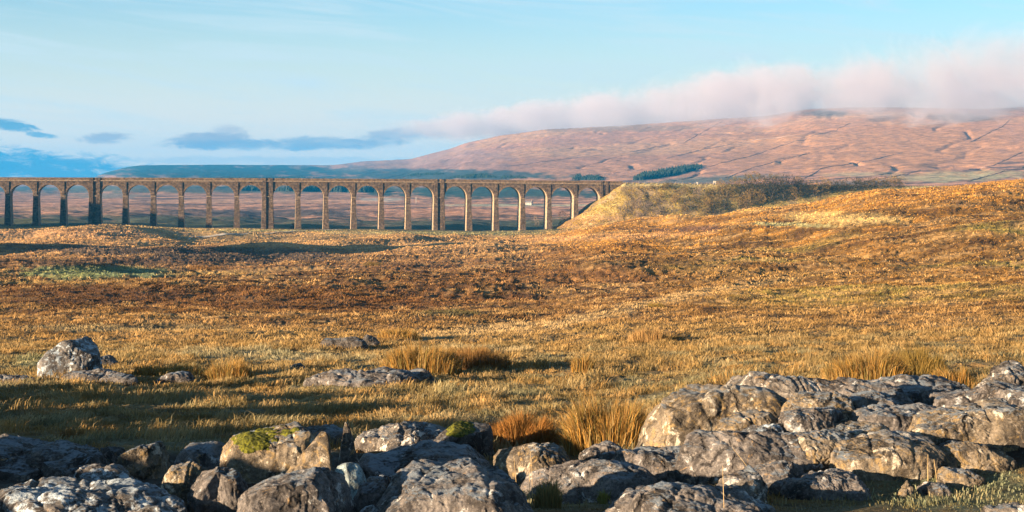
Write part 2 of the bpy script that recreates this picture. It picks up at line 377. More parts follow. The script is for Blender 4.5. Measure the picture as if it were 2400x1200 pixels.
PY = HZ - Z / YY * F

def gz(x, y):
    """exact height of the terrain mesh at world x,y (arrays ok)"""
    x = np.asarray(x, float); y = np.asarray(y, float)
    p = 1200 + x / y * F
    ci = np.interp(p, colpx, np.arange(NC)); ri = np.interp(np.log(y), logY, np.arange(NR))
    a = np.clip(ci.astype(int), 0, NC - 2); b = np.clip(ri.astype(int), 0, NR - 2); fa = ci - a; fb = ri - b
    return (Z[b, a] * (1 - fa) + Z[b, a + 1] * fa) * (1 - fb) + (Z[b + 1, a] * (1 - fa) + Z[b + 1, a + 1] * fa) * fb
def hitY(px, py, y0=6.0, y1=9000.0):
    """depth at which the line of sight px,py meets the ground"""
    ys = np.exp(np.linspace(np.log(y0), np.log(y1), 4000))
    p = HZ - gz((px - 1200) / F * ys, ys) / ys * F
    k = np.argmax(p <= py)
    return ys[k] if p[k] <= py else ys[-1]

def W(px, Y): return (px - 1200) / F * Y

# vegetation colours (plant colour per vertex, with shade painted into some patches)
def C(*c): return np.array(c, float)
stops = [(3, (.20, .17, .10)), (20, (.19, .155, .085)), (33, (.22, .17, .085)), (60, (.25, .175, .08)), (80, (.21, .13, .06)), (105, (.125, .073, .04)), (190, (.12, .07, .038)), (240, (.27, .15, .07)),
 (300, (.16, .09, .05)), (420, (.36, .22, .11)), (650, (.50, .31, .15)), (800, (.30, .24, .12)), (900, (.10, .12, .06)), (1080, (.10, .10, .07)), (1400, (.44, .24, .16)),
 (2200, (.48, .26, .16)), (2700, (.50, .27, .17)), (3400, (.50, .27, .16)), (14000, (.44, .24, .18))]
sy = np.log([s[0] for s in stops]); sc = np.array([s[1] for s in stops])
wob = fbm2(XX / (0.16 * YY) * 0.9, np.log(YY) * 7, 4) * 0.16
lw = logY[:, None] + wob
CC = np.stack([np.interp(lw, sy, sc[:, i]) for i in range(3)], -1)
def blend(mask, col, a=1.0):
    global CC
    m = (np.clip(mask, 0, 1) * a)[..., None]; CC = CC * (1 - m) + np.array(col) * m
pn1 = fbm2(PX / 90.0, np.log(YY) * 26, 4); pn2 = fbm2(XX / 9, YY / 11, 4, 0.6); pn3 = fbm2(PX / 260.0 + 7, np.log(YY) * 60, 4, 0.6)
# right hand hillside: golden grass with bracken
hill = sstep(1350, 1750, PX + 300 * (np.log(YY) - 5.2)) * lvl(70, 110) * (1 - lvl(640, 720))
blend(hill * lvl(90, 300), (.52, .27, .055), 0.9); blend(hill * (1 - lvl(90, 300)), (.28, .165, .05), 0.8)
brk = np.exp(-((PY - (590 - 0.085 * (PX - 1500))) / 58) ** 2) * sstep(1430, 1600, PX)
blend(hill * brk * sstep(-0.5, 0.05, pn2), (.115, .07, .022), 0.9)
blend(hill * sstep(0.1, 0.5, pn2 + 0.3 * pn1), (.19, .11, .035), 0.6)
blend(hill * sstep(0.15, 0.45, fbm2(XX / 30 + 40, YY / 40, 4)) * (1 - lvl(200, 300)), (.30, .30, .10), 0.55)
blend(sstep(0.05, 0.4, pn1) * lvl(40, 60) * (1 - lvl(230, 300)), (.32, .20, .085), 0.6)
blend(sstep(0.05, 0.4, -pn1) * lvl(60, 90) * (1 - lvl(600, 700)), (.11, .058, .03), 0.6)
blend(sstep(0.1, 0.4, pn3) * lvl(45, 70) * (1 - lvl(700, 780)), (.50, .34, .17), 0.6)
blend(sstep(0.0, 0.4, fbm2(XX / 2.3 + 31, YY / 2.6, 4)) * (1 - lvl(45, 70)), (.19, .195, .14), 0.7)
blend(sstep(0.1, 0.4, fbm2(XX / 1.3 + 71, YY / 1.5, 4)) * (1 - lvl(40, 60)), (.33, .20, .075), 0.75)
blend(sstep(0.05, 0.35, pn3) * lvl(950, 1100) * (1 - lvl(2300, 2600)), (.64, .34, .22), 0.9)
blend(sstep(0.05, 0.4, -pn3) * lvl(950, 1100) * (1 - lvl(2300, 2600)), (.075, .062, .07), 0.85)
fn = fbm2(XX / 500 + YY / 900, YY / 900, 5, 0.6)
blend(sstep(0.0, 0.45, fn) * lvl(3000, 3300), (.56, .34, .19), 0.6)
blend(sstep(0.0, 0.4, -fn) * lvl(2800, 3200), (.42, .22, .15), 0.5)
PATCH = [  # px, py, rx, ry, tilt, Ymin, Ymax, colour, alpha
 (520, 402, 440, 26, 0, 3000, 9000, (.015, .06, .06), .97), (950, 405, 260, 14, 0.02, 3000, 9000, (.04, .09, .09), .9),  # plateau in cloud shade, the darkness painted into its plant colour
 (330, 516, 440, 15, 0, 900, 1500, (.06, .08, .055), .9), (1120, 522, 360, 9, 0, 880, 1300, (.06, .08, .055), .85), (620, 500, 420, 10, 0, 1000, 1700, (.09, .08, .09), .85),  # dark strips behind the viaduct are shade painted on the ground
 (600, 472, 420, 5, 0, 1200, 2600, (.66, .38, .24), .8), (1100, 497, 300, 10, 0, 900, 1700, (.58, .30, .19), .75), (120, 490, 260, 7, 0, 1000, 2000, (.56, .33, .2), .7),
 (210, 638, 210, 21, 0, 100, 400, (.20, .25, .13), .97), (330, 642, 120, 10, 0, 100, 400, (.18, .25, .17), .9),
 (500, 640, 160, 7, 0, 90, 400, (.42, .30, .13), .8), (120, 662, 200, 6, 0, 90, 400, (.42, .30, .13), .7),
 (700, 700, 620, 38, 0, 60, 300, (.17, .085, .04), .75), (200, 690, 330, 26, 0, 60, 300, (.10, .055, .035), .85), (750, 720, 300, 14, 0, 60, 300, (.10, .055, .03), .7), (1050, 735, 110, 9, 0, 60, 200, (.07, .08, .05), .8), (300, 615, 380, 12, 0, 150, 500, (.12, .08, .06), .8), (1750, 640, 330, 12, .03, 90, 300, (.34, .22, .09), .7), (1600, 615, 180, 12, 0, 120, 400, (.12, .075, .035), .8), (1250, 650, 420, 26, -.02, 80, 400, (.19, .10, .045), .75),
 (560, 597, 360, 20, .02, 150, 600, (.10, .08, .075), .9), (250, 588, 260, 12, .03, 150, 600, (.13, .10, .085), .85),  # middle left shadow band, painted as darker ground colour
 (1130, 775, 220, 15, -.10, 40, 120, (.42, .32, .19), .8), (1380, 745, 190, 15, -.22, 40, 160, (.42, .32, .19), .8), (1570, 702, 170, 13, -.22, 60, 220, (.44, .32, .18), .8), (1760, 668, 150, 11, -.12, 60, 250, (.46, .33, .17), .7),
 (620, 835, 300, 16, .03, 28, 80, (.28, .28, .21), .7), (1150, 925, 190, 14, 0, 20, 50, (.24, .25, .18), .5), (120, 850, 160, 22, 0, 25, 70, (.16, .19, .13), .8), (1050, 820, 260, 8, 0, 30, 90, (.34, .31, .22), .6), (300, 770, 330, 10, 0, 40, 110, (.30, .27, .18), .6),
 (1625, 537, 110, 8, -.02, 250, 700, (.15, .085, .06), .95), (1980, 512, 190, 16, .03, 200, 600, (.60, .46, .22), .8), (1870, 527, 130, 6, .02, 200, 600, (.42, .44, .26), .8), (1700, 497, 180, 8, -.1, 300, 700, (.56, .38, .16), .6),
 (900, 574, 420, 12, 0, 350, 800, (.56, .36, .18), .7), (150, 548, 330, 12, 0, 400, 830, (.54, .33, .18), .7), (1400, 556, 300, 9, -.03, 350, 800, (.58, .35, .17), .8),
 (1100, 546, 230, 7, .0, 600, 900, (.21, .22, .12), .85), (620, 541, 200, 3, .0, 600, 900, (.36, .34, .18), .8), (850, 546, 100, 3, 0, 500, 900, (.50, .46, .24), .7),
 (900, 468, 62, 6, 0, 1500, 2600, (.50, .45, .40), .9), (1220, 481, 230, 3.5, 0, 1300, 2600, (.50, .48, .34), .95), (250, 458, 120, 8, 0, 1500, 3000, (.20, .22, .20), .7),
 (600, 443, 900, 12, 0, 2200, 6000, (.06, .12, .10), .85), (1150, 452, 360, 19, 0, 1700, 4500, (.02, .07, .07), .97), (1130, 412, 240, 11, 0, 2500, 5000, (.05, .10, .10), .85),  # valley fields below the fell, shade painted in as dark blue green
 (2250, 413, 190, 15, -.03, 1400, 3500, (.44, .41, .24), .9), (2020, 408, 110, 7, -.02, 1400, 3500, (.42, .38, .24), .8), (1650, 422, 230, 12, -.06, 1400, 3600, (.13, .15, .13), .75), (2010, 428, 110, 7, 0, 1400, 3000, (.15, .15, .14), .7),  # dark patch at the left foot of the fell is painted shade
 (1020, 385, 260, 55, 0, 2500, 7500, (.27, .19, .21), .6), (1000, 411, 320, 17, 0, 2300, 7500, (.03, .075, .095), .9), (1150, 533, 340, 10, 0, 790, 1050, (.07, .085, .055), .8), (100, 522, 330, 12, 0, 790, 1100, (.08, .095, .06), .85), (2050, 350, 480, 75, 0, 1700, 5000, (.60, .30, .12), .55), (1930, 266, 70, 12, 0, 3000, 4500, (.14, .12, .11), .9), (2250, 275, 130, 12, .05, 2500, 4500, (.20, .15, .13), .8), (2080, 277, 60, 8, -.1, 2500, 4500, (.22, .16, .13), .7), (1450, 300, 300, 10, 0, 3500, 5500, (.26, .2, .15), .6),  # dark ground at the pier feet is painted shadow
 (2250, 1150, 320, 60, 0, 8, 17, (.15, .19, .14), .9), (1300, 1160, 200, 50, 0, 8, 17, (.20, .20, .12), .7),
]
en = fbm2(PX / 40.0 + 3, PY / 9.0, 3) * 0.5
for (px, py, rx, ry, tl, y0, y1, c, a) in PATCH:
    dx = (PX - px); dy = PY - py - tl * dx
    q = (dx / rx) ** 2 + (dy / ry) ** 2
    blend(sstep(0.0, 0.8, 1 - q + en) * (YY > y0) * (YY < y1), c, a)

CC *= (.80 - .10 * lvl(2200, 3000))[..., None] * (1 - (YY < 900)[..., None] * np.array([.08, .11, .22]))
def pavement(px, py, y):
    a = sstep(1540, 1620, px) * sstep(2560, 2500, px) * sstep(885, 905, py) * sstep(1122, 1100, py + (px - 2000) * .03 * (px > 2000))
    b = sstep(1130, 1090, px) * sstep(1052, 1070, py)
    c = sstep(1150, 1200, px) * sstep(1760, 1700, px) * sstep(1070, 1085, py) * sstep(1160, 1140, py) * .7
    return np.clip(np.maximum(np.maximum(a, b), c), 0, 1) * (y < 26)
blend(pavement(PX, PY, YY), (.035, .033, .032), .92)  # ground between the blocks near black, crevice shade painted in
idx = np.arange(NR * NC).reshape(NR, NC)
quads = np.stack([idx[:-1, :-1], idx[:-1, 1:], idx[1:, 1:], idx[1:, :-1]], -1).reshape(-1, 4)
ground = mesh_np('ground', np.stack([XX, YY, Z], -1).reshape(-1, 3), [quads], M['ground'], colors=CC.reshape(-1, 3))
tag(ground, kind='structure')
def vegcol(x, y):
    p = 1200 + x / y * F
    ci = np.clip(np.interp(p, colpx, np.arange(NC)).astype(int), 0, NC - 1); ri = np.clip(np.interp(np.log(y), logY, np.arange(NR)).astype(int), 0, NR - 1)
    return CC[ri, ci]
# ground under and behind the viewer, so the place does not end at the first row
bx = MB(); bx.quad((-400, -300, -2.6), (400, -300, -2.6), (400, 3.4, -2.2), (-400, 3.4, -2.2))
o = bx.build('ground', M['wall']); tag(o, kind='structure'); o.data.materials.clear(); o.data.materials.append(mat_noise('turf', (.12, .11, .06), (.26, .2, .1), 1.5))

# ---------------------------------------------------------------- viaduct
YC, TAN = 865.0, 0.18
phi = math.atan(TAN)
def s_of(px):                    # distance along the viaduct line for a bearing
    k = (px - 1200) / F; X = YC * k / (1 - TAN * k); return X / math.cos(phi)
def railz(s):                    # rail level falls along the line, 1 in 100
    X = s * math.cos(phi); Y = YC + TAN * X; p = 1200 + X / Y * F
    return -(np.interp(p, [-200, 0, 627, 1026, 1440, 2200], [417.5, 419.5, 421.5, 424, 428.5, 436]) - HZ) / F * Y
via = empty('railway_viaduct', (0, YC, 0), phi)
tag(via, 'long brown stone railway viaduct with tall round arches crossing the moor', 'viaduct')
PIERS = [(-183, 1), (-109, 0), (-44, 0), (21, 0), (86, 0), (150, 0), (224, 1), (295, 0), (360, 0), (425, 0), (490, 0), (555, 0), (627, 1), (698, 0), (763, 0), (828, 0), (892.5, 0), (955, 0), (1027, 1), (1097, 0), (1160, 0), (1222, 0), (1284, 0), (1346, 0), (1412, 2)]
PS = [(s_of(p), k) for p, k in PIERS]
HD = 4.6                          # half depth of the deck
def hw(k): return {0: 1.25, 1: 3.1, 2: 2.6}[k]
def arch_geo(i):
    (s0, k0), (s1, k1) = PS[i], PS[i + 1]
    a = s0 + hw(k0); b = s1 - hw(k1); r = (b - a) / 2; c = (a + b) / 2
    crown = railz(c) - 3.0
    return a, b, c, r, crown - r
SPR = {}
for i in range(len(PS) - 1):
    a, b, c, r, zs = arch_geo(i)
    SPR.setdefault(i, []).append(zs); SPR.setdefault(i + 1, []).append(zs)
for i in range(len(PS) - 1):      # spandrels with the arch opening, one part per bay
    a, b, c, r, zs = arch_geo(i); s0, s1 = PS[i][0], PS[i + 1][0]
    n = 28; xs = [s0] + [c - r * math.cos(math.pi * j / n) for j in range(n + 1)] + [s1]
    zl = [zs] + [zs + r * math.sin(math.pi * j / n) for j in range(n + 1)] + [zs]
    mb = MB(); e = 0.0
    for j in range(len(xs) - 1):
        x0, x1 = xs[j], xs[j + 1]; l0, l1 = zl[j], zl[j + 1]; t0, t1 = railz(x0), railz(x1)
        mb.quad((x0, -HD, l0), (x1, -HD, l1), (x1, -HD, t1), (x0, -HD, t0))
        mb.quad((x1, HD, l1), (x0, HD, l0), (x0, HD, t0), (x1, HD, t1))
        mb.quad((x0, HD, l0), (x1, HD, l1), (x1, -HD, l1), (x0, -HD, l0))
        mb.quad((x0, -HD, t0), (x1, -HD, t1), (x1, HD, t1), (x0, HD, t0))
    mb.build('spandrel', M['stone'], via)
    rfs = {-1: MB(), 1: MB()}; rg = MB()                    # brick arch ring, slightly proud of the wall on both faces and inside
    for j in range(n):
        a0 = math.pi * j / n; a1 = math.pi * (j + 1) / n
        p = [(c - q * math.cos(w), zs + q * math.sin(w)) for w in (a0, a1) for q in (r - 0.06, r + 0.85)]
        for sgn in (-1, 1):
            y0, y1 = sorted((sgn * (HD + 0.12), sgn * (HD - 0.3)))
            (xa, za), (xb, zb2), (xc_, zc_), (xd, zd) = p[0], p[2], p[3], p[1]
            rfs[sgn].hexa([(xa, y0, za), (xb, y0, zb2), (xb, y1, zb2), (xa, y1, za), (xd, y0, zd), (xc_, y0, zc_), (xc_, y1, zc_), (xd, y1, zd)])
        k = len(rg.v)
        q = r - 0.03
        rg.quad((c - q * math.cos(a0), HD - .3, zs + q * math.sin(a0)), (c - q * math.cos(a1), HD - .3, zs + q * math.sin(a1)), (c - q * math.cos(a1), -HD + .3, zs + q * math.sin(a1)), (c - q * math.cos(a0), -HD + .3, zs + q * math.sin(a0)))
    [rfs[k].build('arch_ring', M['stone_dark'], via) for k in (-1, 1)]; rg.build('arch_soffit', M['sunlit_stone'], via)
for i, (s, k) in enumerate(PS):   # tapering piers, each with impost and pilaster
    zs = min(SPR[i]); X = s * math.cos(phi); Y = YC + s * math.sin(phi)
    g = float(gz(X, Y)) - 1.5
    H = zs - g; w0 = hw(k); w1 = w0 + H * 0.03; d0 = HD - 0.05; d1 = HD + H * 0.03
    mb = MB()
    mb.hexa([(s - w1, -d1, g), (s + w1, -d1, g), (s + w1, d1, g), (s - w1, d1, g), (s - w0, -d0, zs), (s + w0, -d0, zs), (s + w0, d0, zs), (s - w0, d0, zs)])
    pr = mb.build('pier', M['stone'], via); pr.data.materials.append(M['sunlit_stone'])
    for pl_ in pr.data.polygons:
        if abs(pl_.normal.x) > .7: pl_.material_index = 1  # side faces take the stone with sunlight in its colour
    mb = MB(); mb.box(s - w0 - .22, s + w0 + .22, -HD - .22, HD + .22, zs - .25, zs + .25); mb.build('impost', M['brick'], pr)
    mb = MB(); tz = railz(s)
    if k == 0:
        for q in (-1, 1):
            y0, y1 = sorted((q * (HD + .42), q * (HD - .1))); mb = MB(); mb.box(s - .8, s + .8, y0, y1, zs + .25, tz - 1.4); mb.build('pilaster', M['stone'], pr)
    else:
        for q in (-1, 1):
            y0, y1 = sorted((q * (HD + .62), q * (HD - .1)))
            yb0, yb1 = sorted((q * (d1 + .55), q * (d1 - .2))); 
            for u0, u1, v0, v1 in ((-w1 + .3, -.95, -w0 + .2, -.9), (.95, w1 - .3, .9, w0 - .2)):
                mb = MB(); mb.box(s + v0, s + v1, y0, y1, zs - .26, tz + 1.0)
                P = [(s + u0, yb0, g), (s + u1, yb0, g), (s + u1, yb1, g), (s + u0, yb1, g), (s + v0, y0, zs - .262), (s + v1, y0, zs - .262), (s + v1, y1, zs - .262), (s + v0, y1, zs - .262)]
                mb.hexa(P); mb.build('pilaster', M['stone'], pr)
for q in (-1, 1):                 # cornice and parapet on each side
    cm, pm = MB(), MB(); ss = np.arange(PS[0][0], PS[-1][0] + 14, 8.0)
    for a, b in zip(ss[:-1], ss[1:]):
        for mbx, y0, y1, z0, z1 in ((cm, q * (HD - .2), q * (HD + .45), -1.0, -.5), (pm, q * (HD - .35), q * (HD + .2), -.5, 1.0)):
            y0, y1 = sorted((y0, y1)); ra, rb = railz(a), railz(b)
            mbx.hexa([(a, y0, ra + z0), (b, y0, rb + z0), (b, y1, rb + z0), (a, y1, ra + z0), (a, y0, ra + z1), (b, y0, rb + z1), (b, y1, rb + z1), (a, y1, ra + z1)])
    cm.build('cornice', M['brick'], via); pm.build('parapet', M['stone_dark'], via)
mb = MB(); s0 = PS[-1][0]         # abutment wing wall running into the bank
mb.hexa([(s0 + 2.6, -HD - .1, railz(s0) - 24), (s0 + 16, -HD - .1, railz(s0) - 20), (s0 + 16, HD + .1, railz(s0) - 20), (s0 + 2.6, HD + .1, railz(s0) - 24), (s0 + 2.6, -HD - .1, railz(s0) - .5), (s0 + 16, -HD - .1, railz(s0 + 16) - .5), (s0 + 16, HD + .1, railz(s0 + 16) - .5), (s0 + 2.6, HD + .1, railz(s0) - .5)])
mb.build('abutment', M['stone'], via)

# ---------------------------------------------------------------- railway embankment
s_end = s_of(1436)
gs = np.concatenate([np.arange(s_end - 48, s_end + 20, 1.0), np.arange(s_end + 20, s_end + 330, 2.0)]); gt = np.arange(-62, 62.1, 1.0)
SS, TT = np.meshgrid(gs, gt, indexing='ij')
def bank_z(s, t):
    s = np.asarray(s, float); t = np.asarray(t, float)
    top = np.vectorize(railz)(s) - 0.2
    d = np.hypot(np.maximum(s_end + 6 - s, 0), np.maximum(np.abs(t) - 5.0, 0))
    x = s * math.cos(phi) - t * math.sin(phi); y = YC + s * math.sin(phi) + t * math.cos(phi)
    n = fbm2(s / 9, t / 9, 4, 0.55)
    return top - d * 0.70 + n * 0.9 * np.clip(d / 8, 0, 1) + np.clip(d - 30, 0, 100) * 0.1, d
BZ, BD = bank_z(SS, TT)
bxw = SS * math.cos(phi) - TT * math.sin(phi); byw = YC + SS * math.sin(phi) + TT * math.cos(phi)
bc = np.zeros(SS.shape + (3,)) + np.array((.29, .22, .075))
n_ = fbm2(SS / 12, TT / 12, 4, 0.6)
def bl(c, m, a): 
    m = (np.clip(m, 0, 1) * a)[..., None]; return c * (1 - m) + 0
for colr, mk in (((.26, .27, .09), sstep(-.1, .3, n_) * sstep(s_end + 10, s_end + 40, SS)), ((.22, .16, .10), sstep(.0, .25, n_ + .5 * np.exp(-((SS - s_end - 16) / 16) ** 2 - ((BD - 17) / 9) ** 2) * 1.6)), ((.46, .40, .20), sstep(4, 1, BD)), ((.33, .20, .10), sstep(22, 32, BD))):
    m = mk[..., None] * 0.8; bc = bc * (1 - m) + np.array(colr) * m
ii = np.arange(SS.size).reshape(SS.shape)
q4 = np.stack([ii[:-1, :-1], ii[1:, :-1], ii[1:, 1:], ii[:-1, 1:]], -1).reshape(-1, 4)
o = mesh_np('embankment', np.stack([bxw, byw, BZ], -1).reshape(-1, 3), [q4], M['ground'], colors=bc.reshape(-1, 3)); tag(o, kind='structure')
def bank_world(s, t):
    z, _ = bank_z(s, t); x = s * math.cos(phi) - t * math.sin(phi); y = YC + s * math.sin(phi) + t * math.cos(phi)
    return float(x), float(y), max(float(z), float(gz(x, y)))

# ---------------------------------------------------------------- shrubs and trees
def twig_cloud(n, rx, ry, rz, cz, size, cols, seed, lobes=5):
    r = np.random.default_rng(seed)
    cen = r.normal(size=(lobes, 3)) * np.array([rx, ry, rz]) * 0.42; cen[:, 2] += cz
    cen[:, 2] = np.maximum(cen[:, 2], rz * 0.35)
    wh = r.integers(0, lobes, n)
    d = r.normal(size=(n, 3)); d /= np.linalg.norm(d, axis=1)[:, None]
    rad = r.uniform(0.25, 1, n) ** 0.45
    P = cen[wh] + d * rad[:, None] * np.array([rx, ry, rz]) * 0.6
    P[:, 2] = np.maximum(P[:, 2], size)
    a = r.normal(size=(n, 3)); a /= np.linalg.norm(a, axis=1)[:, None]; a = a * 0.5 + d * 0.8; b = r.normal(size=(n, 3)); b = np.cross(a, b); b /= np.linalg.norm(b, axis=1)[:, None]
    sz = size * r.uniform(0.6, 1.4, n)[:, None]
    V = np.stack([P - b * sz * .35, P + b * sz * .35, P + a * sz * 1.3], 1).reshape(-1, 3)
    Fc = np.arange(3 * n).reshape(-1, 3)
    cc = np.array(cols)[r.integers(0, len(cols), n)] * r.uniform(0.7, 1.3, (n, 1))
    return V, Fc, np.repeat(cc, 3, 0)
def trunk_mesh(h, r0, seed, limbs=4):
    r = random.Random(seed); mb = MB()
    def seg(p, q, a, b):
        p, q = Vector(p), Vector(q); d = (q - p).normalized(); u = d.orthogonal().normalized(); v = d.cross(u)
        P = [p + (u * math.cos(k) + v * math.sin(k)) * a for k in (0, 1.57, 3.14, 4.71)] + [q + (u * math.cos(k) + v * math.sin(k)) * b for k in (0, 1.57, 3.14, 4.71)]
        mb.hexa(P)
    top = (r.uniform(-.2, .2), r.uniform(-.2, .2), h * .5); seg((0, 0, -.6), top, r0, r0 * .6)
    for i in range(limbs):
        a = 6.28 * i / limbs + r.random(); seg(Vector(top) * r.uniform(.5, 1), (math.cos(a) * h * .3, math.sin(a) * h * .3, h * r.uniform(.7, .95)), r0 * .5, r0 * .15)
    return mb
KINDS = {
 'olive': ([(0.128, 0.089, 0.034), (0.085, 0.072, 0.030), (0.170, 0.115, 0.043)], 'olive brown bare shrub on the railway bank', 'shrub'),
 'tan': ([(0.230, 0.153, 0.055), (0.178, 0.119, 0.047), (0.128, 0.085, 0.034)], 'tan round leafless shrub on the railway bank', 'shrub'),
 'dark': ([(0.038, 0.036, 0.024), (0.060, 0.047, 0.028), (0.025, 0.030, 0.024)], 'dark thick shrub on the railway bank', 'shrub'),
 'grey': ([(0.170, 0.132, 0.102), (0.128, 0.102, 0.085), (0.212, 0.170, 0.136)], 'grey twiggy bush on the railway bank', 'bush'),
}
protos = {}
def shrub(kind, loc, h, w, label=None, group=None, n=900):
    nm = 'shrub' if kind != 'grey' else 'bush'
    var = random.randrange(3); key = (kind, var)
    cols, lab, cat = KINDS[kind]
    if key not in protos:
        e = empty(nm, loc)
        V, Fc, cc = twig_cloud(n, 1.0, 1.0, .9, .75, .085, cols, hash(kind) % 1000 + var if False else 31 * var + len(kind) * 7, 6)
        f = mesh_np('crown', V, [Fc], M['twigs'], e, colors=cc, smooth=False)
        tr = trunk_mesh(1.1, .05, var).build('trunk', M['bark'], e); protos[key] = e
    else:
        src = protos[key]; e = src.copy(); COL.objects.link(e)
        for ch in src.children:
            c = ch.copy(); COL.objects.link(c); c.parent = e
    e.location = loc; e.scale = (w * 1.12, w * 1.12, h / 1.35); e.rotation_euler = (0, 0, random.uniform(0, 6.28))
    tag(e, label or lab, cat, group or {'olive': 'olive brown shrubs on the embankment', 'tan': 'tan round shrubs on the embankment', 'dark': 'dark shrubs on the embankment', 'grey': 'grey twiggy bushes on the embankment'}[kind])
    return e
def shrub_at(kind, px, t, h, w, **k):
    s = s_of(px) ; s = s + t * 0.0
    x, y, z = bank_world(s, t); return shrub(kind, (x, y, z - .2), h, w, **k)
# (bearing, distance down the near slope, height, half width)
SH = [('tan', 1560, -22, 5, 3.2), ('olive', 1575, -28, 6, 3.6), ('olive', 1590, -14, 5, 3), ('dark', 1602, -24, 5, 3.4), ('olive', 1611, -31, 6, 3.2), ('grey', 1618, -18, 7, 4), ('tan', 1628, -26, 6, 3.4), ('dark', 1634, -30, 5, 3),
 ('olive', 1645, -16, 6, 3.6), ('olive', 1655, -22, 7, 4), ('dark', 1664, -28, 6, 3.6), ('tan', 1672, -12, 6, 3.4), ('olive', 1684, -17, 8, 4.2), ('tan', 1698, -26, 7, 3.6), ('olive', 1703, -11, 8, 4), ('dark', 1712, -20, 8, 4),
 ('tan', 1722, -24, 8, 4), ('olive', 1730, -10, 9, 4.4), ('dark', 1740, -17, 8, 4.2), ('tan', 1751, -22, 7, 3.8), ('olive', 1756, -9, 9, 4.4), ('dark', 1768, -15, 9, 4.6), ('dark', 1780, -20, 9, 4.4), ('olive', 1788, -9, 8, 4.2), ('dark', 1797, -14, 9, 4.6),
 ('dark', 1808, -19, 9, 4.4), ('olive', 1817, -9, 8, 4.2), ('dark', 1826, -14, 9, 4.4), ('tan', 1838, -18, 7, 3.8), ('dark', 1846, -12, 8, 4.4), ('olive', 1857, -9, 7, 4), ('dark', 1866, -14, 7, 4), ('olive', 1877, -11, 7, 4), ('tan', 1888, -13, 6, 3.8), ('olive', 1899, -10, 7, 4),
 ('olive', 1912, -12, 6, 4), ('tan', 1926, -9, 6, 3.8), ('dark', 1938, -11, 5.5, 3.8), ('dark', 1953, -10, 5.5, 4), ('olive', 1968, -9, 5.5, 4), ('dark', 1980, -10, 5.5, 4), ('dark', 1994, -8, 5.5, 4), ('olive', 2008, -8, 5.5, 4), ('dark', 2022, -8, 5, 3.8), ('tan', 2038, -7, 5, 3.8), ('olive', 2052, -7, 5.5, 4), ('olive', 2068, -6, 5.5, 4), ('tan', 2084, -6, 6, 4.2), ('olive', 2098, -6, 6, 4),
 ('grey', 1478, -22, 3.4, 2.6), ('grey', 1486, -29, 3.2, 2.4), ('grey', 1470, -27, 3, 2.4), ('grey', 1496, -24, 3, 2.4), ('grey', 1505, -31, 3, 2.4), ('grey', 1462, -33, 2.8, 2.2), ('grey', 1515, -20, 3, 2.3), ('tan', 1530, -17, 3.2, 2.4), ('olive', 1545, -10, 3.5, 3), ('olive', 1520, -9, 2.6, 3.2), ('olive', 1558, -8, 2.6, 3.4)]
for kd, px, t, h, w in SH: shrub_at(kd, px, t, h, w)
e = shrub('dark', (0, 0, 0), 7, 4.2, 'dark bush behind the viaduct at the foot of the last arches', 'lone bushes by the viaduct'); x = W(1326, 900); e.location = (x, 905, float(gz(x, 905)) - .5)
e = shrub('grey', (0, 0, 0), 5, 2.0, 'thin leaning bare tree on the moor seen through an arch', 'lone bushes by the viaduct'); x = W(1256, 1000); e.location = (x, 1000, float(gz(x, 1000)) - .5)

# conifer plantations far off: each reads as one mass
def plantation(pts, label, hgt, n, seed, deep=120):
    """pts: px,py along the foot of the wood"""
    r = np.random.default_rng(seed); V, Fc = [], []
    P = np.array(pts, float); tt = np.linspace(0, 1, len(P))
    for i in range(n):
        u = r.random(); px = np.interp(u, tt, P[:, 0]); py = np.interp(u, tt, P[:, 1])
        y = CACHE.setdefault(round(px), hitY(px, py, 1300)) + r.uniform(0, deep); x = W(px, y); z = float(gz(x, y)) - 2
        h = hgt * r.uniform(.75, 1.2) * min(1.0, 0.45 + 3 * min(u, 1 - u)); w = h * .28
        b = len(V); k = 6
        for q in range(k): V.append((x + w * math.cos(6.283 * q / k), y + w * math.sin(6.283 * q / k), z))
        for q in range(k): V.append((x + w * .62 * math.cos(6.283 * q / k + .4), y + w * .62 * math.sin(6.283 * q / k + .4), z + h * .55))
        V.append((x, y, z + h))
        for q in range(k):
            Fc.append((b + q, b + (q + 1) % k, b + k + (q + 1) % k)); Fc.append((b + q, b + k + (q + 1) % k, b + k + q)); Fc.append((b + k + q, b + k + (q + 1) % k, b + 2 * k))
    o = mesh_np('conifer_plantation', np.array(V), [np.array(Fc)], M['conifer'], smooth=False); tag(o, label, 'plantation', kind='stuff')
CACHE = {}
plantation([(1484, 424), (1530, 420), (1580, 412), (1646, 396)], 'dark wedge of conifers low on the pink fell above the bank', 11, 800, 1); CACHE = {}
plantation([(1340, 423), (1416, 423)], 'small dark conifer block above the right end of the viaduct', 8, 300, 2, 60); CACHE = {}
plantation([(950, 413), (1044, 409)], 'dark blue conifer strip above the wide pier at the centre', 7, 300, 3, 80); CACHE = {}
plantation([(1052, 418), (1168, 417)], 'blue grey wood behind the parapet right of the centre pier', 7, 260, 4, 80); CACHE = {}
plantation([(1168, 419), (1240, 419)], 'thin low wood at the foot of the pink fell', 5, 200, 14, 60); CACHE = {}
plantation([(430, 421), (800, 421)], 'long thin tree line along the foot of the blue plateau', 9, 700, 5, 60); CACHE = {}
plantation([(545, 447), (610, 447)], 'dark wood seen through the arches left of the second wide pier', 12, 160, 6, 80); CACHE = {}
plantation([(640, 448), (905, 452)], 'dark valley wood seen through the middle arches', 14, 420, 7, 80)

